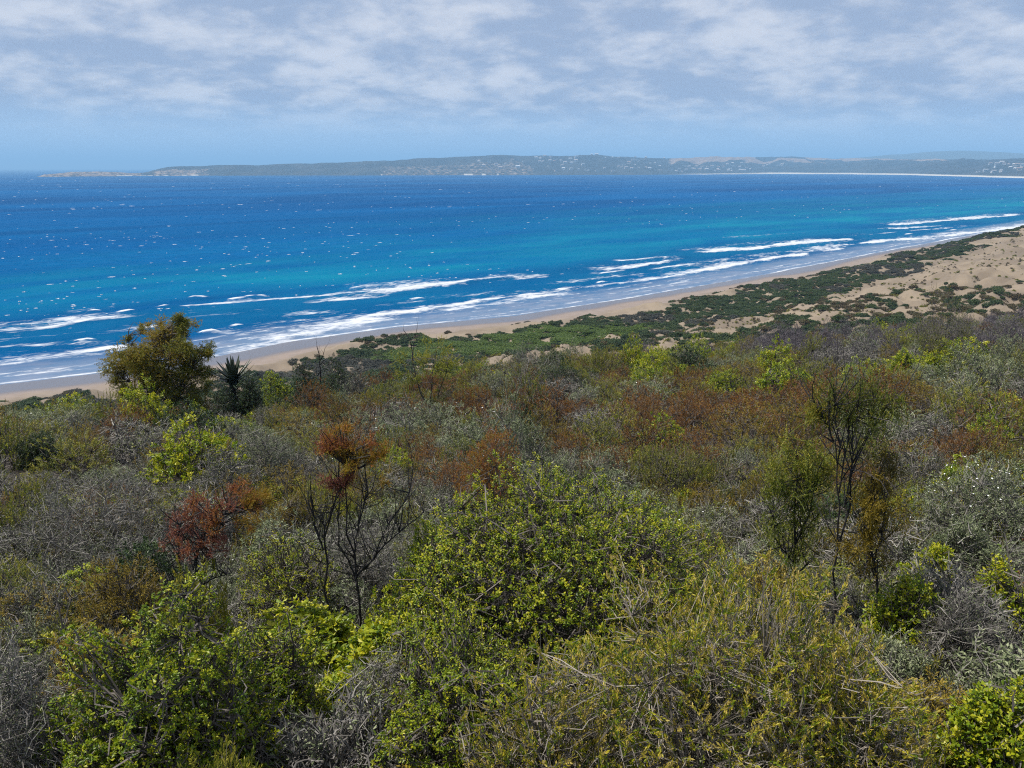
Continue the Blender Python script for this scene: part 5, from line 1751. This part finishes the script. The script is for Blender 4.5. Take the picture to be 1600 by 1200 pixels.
# on the open sand slope the bushes stand apart: one object each
sel = np.nonzero(isv & sparse & (ss > 106) & (px_ > -5) & (px_ < 1605))[0]
tt_ = np.linspace(0.15, 0.97, 60)[:, None]
los = EYE + tt_ * (z[sel][None] + 1.0 - EYE) - ground(x[sel][None] * tt_, y[sel][None] * tt_) - 0.9 * litter_at(x[sel][None] * tt_, y[sel][None] * tt_)
sel = sel[(los > 0).all(0)]
sel = sel[np.argsort(r[sel])]
DB = {True: [clump(61 + i, 'dunebrown', 1.0, 0.65, 230, 0.14) for i in range(2)], False: [clump(71 + i, 'dune', 1.0, 0.85, 240, 0.15) for i in range(2)]}
keepers = []
for i in sel:
    s2 = rng.uniform(0.7, 1.9)
    if all(math.hypot(x[i] - x[j], y[i] - y[j]) > (s2 + sj) * 0.7 for j, sj in keepers):
        keepers.append((i, s2))
keepers = keepers[:520]
grp = {}
cnt_ = {True: 0, False: 0}
for i, s2 in keepers:
    bz = bool(brown[i])
    if cnt_[bz] >= 280:
        continue
    cnt_[bz] += 1
    o = plant('brown_dune_bush' if bz else 'green_dune_bush', DB[bz][rng.integers(0, 2)], (x[i], y[i], z[i] - 0.05), rng.uniform(0, 6.28), (s2, s2, s2 * rng.uniform(.7, 1.1)), None, 'bush')
    band = 'on the high sand' if py_[i] < 420 else 'on the middle sand' if py_[i] < 455 else 'on the lower sand' if py_[i] < 490 else 'in the dune hollow'
    side = 'above the crest thicket' if px_[i] < 1330 else 'left of the dune top' if px_[i] < 1470 else 'by the dune top'
    grp.setdefault((bz, band, side), []).append((float(px_[i]), o))
for (bz, band, side), lst in grp.items():
    lst.sort(key=lambda t_: t_[0])
    for k, (_, o) in enumerate(lst):
        o['label'] = ranked('brownish bush' if bz else 'dark green bush', f'{band} {side}', k, len(lst))
        o['group'] = 'brownish bushes on the sand' if bz else 'dark green bushes on the sand'
print('dune bushes', cnt_)
tg = [tuft(91, 'dunebrown', 'bark', 0.5, 0.6, 40, 7, 0.22, 0.045, up=.75, qmin=.2, ang=25), tuft(92, 'olive', 'bark', 0.45, 0.5, 40, 7, 0.22, 0.05, up=.75, qmin=.2, ang=25)]
gk = inv & (ss > 98) & (ss < 250) & (fbm(x / 7, y / 7, 88, 3) > 0.46) & (rng.random(n) < np.interp(uu, [0, 150, 260], [0.5, 0.3, 0.12]))
put('dune_grass', tg, gk, 0.6, 1.5, 0.9)

# ------------------------------------------------------------------ haze over the bay
m_haze = bpy.data.materials.new('sea haze')
m_haze.use_nodes = True
nt = m_haze.node_tree
nt.nodes.clear()
vo = nt.nodes.new('ShaderNodeVolumePrincipled')
vo.inputs['Color'].default_value = (0.35, 0.65, 1.0, 1)
vo.inputs['Density'].default_value = 1.15e-4
vo.inputs['Anisotropy'].default_value = 0.0
mo = nt.nodes.new('ShaderNodeOutputMaterial')
nt.links.new(vo.outputs[0], mo.inputs['Volume'])
v, f = box(-90000, 90000, -90000, 90000, -9, 430)
link('haze', make_mesh('haze', v, [f], m_haze), kind='stuff')
print('script', round(time.time() - T0, 1), 'tris', sum(sum(len(p.vertices) - 2 for p in m_.polygons[:0]) for m_ in bpy.data.meshes) or sum(len(m_.loops) - 2 * len(m_.polygons) for m_ in bpy.data.meshes))
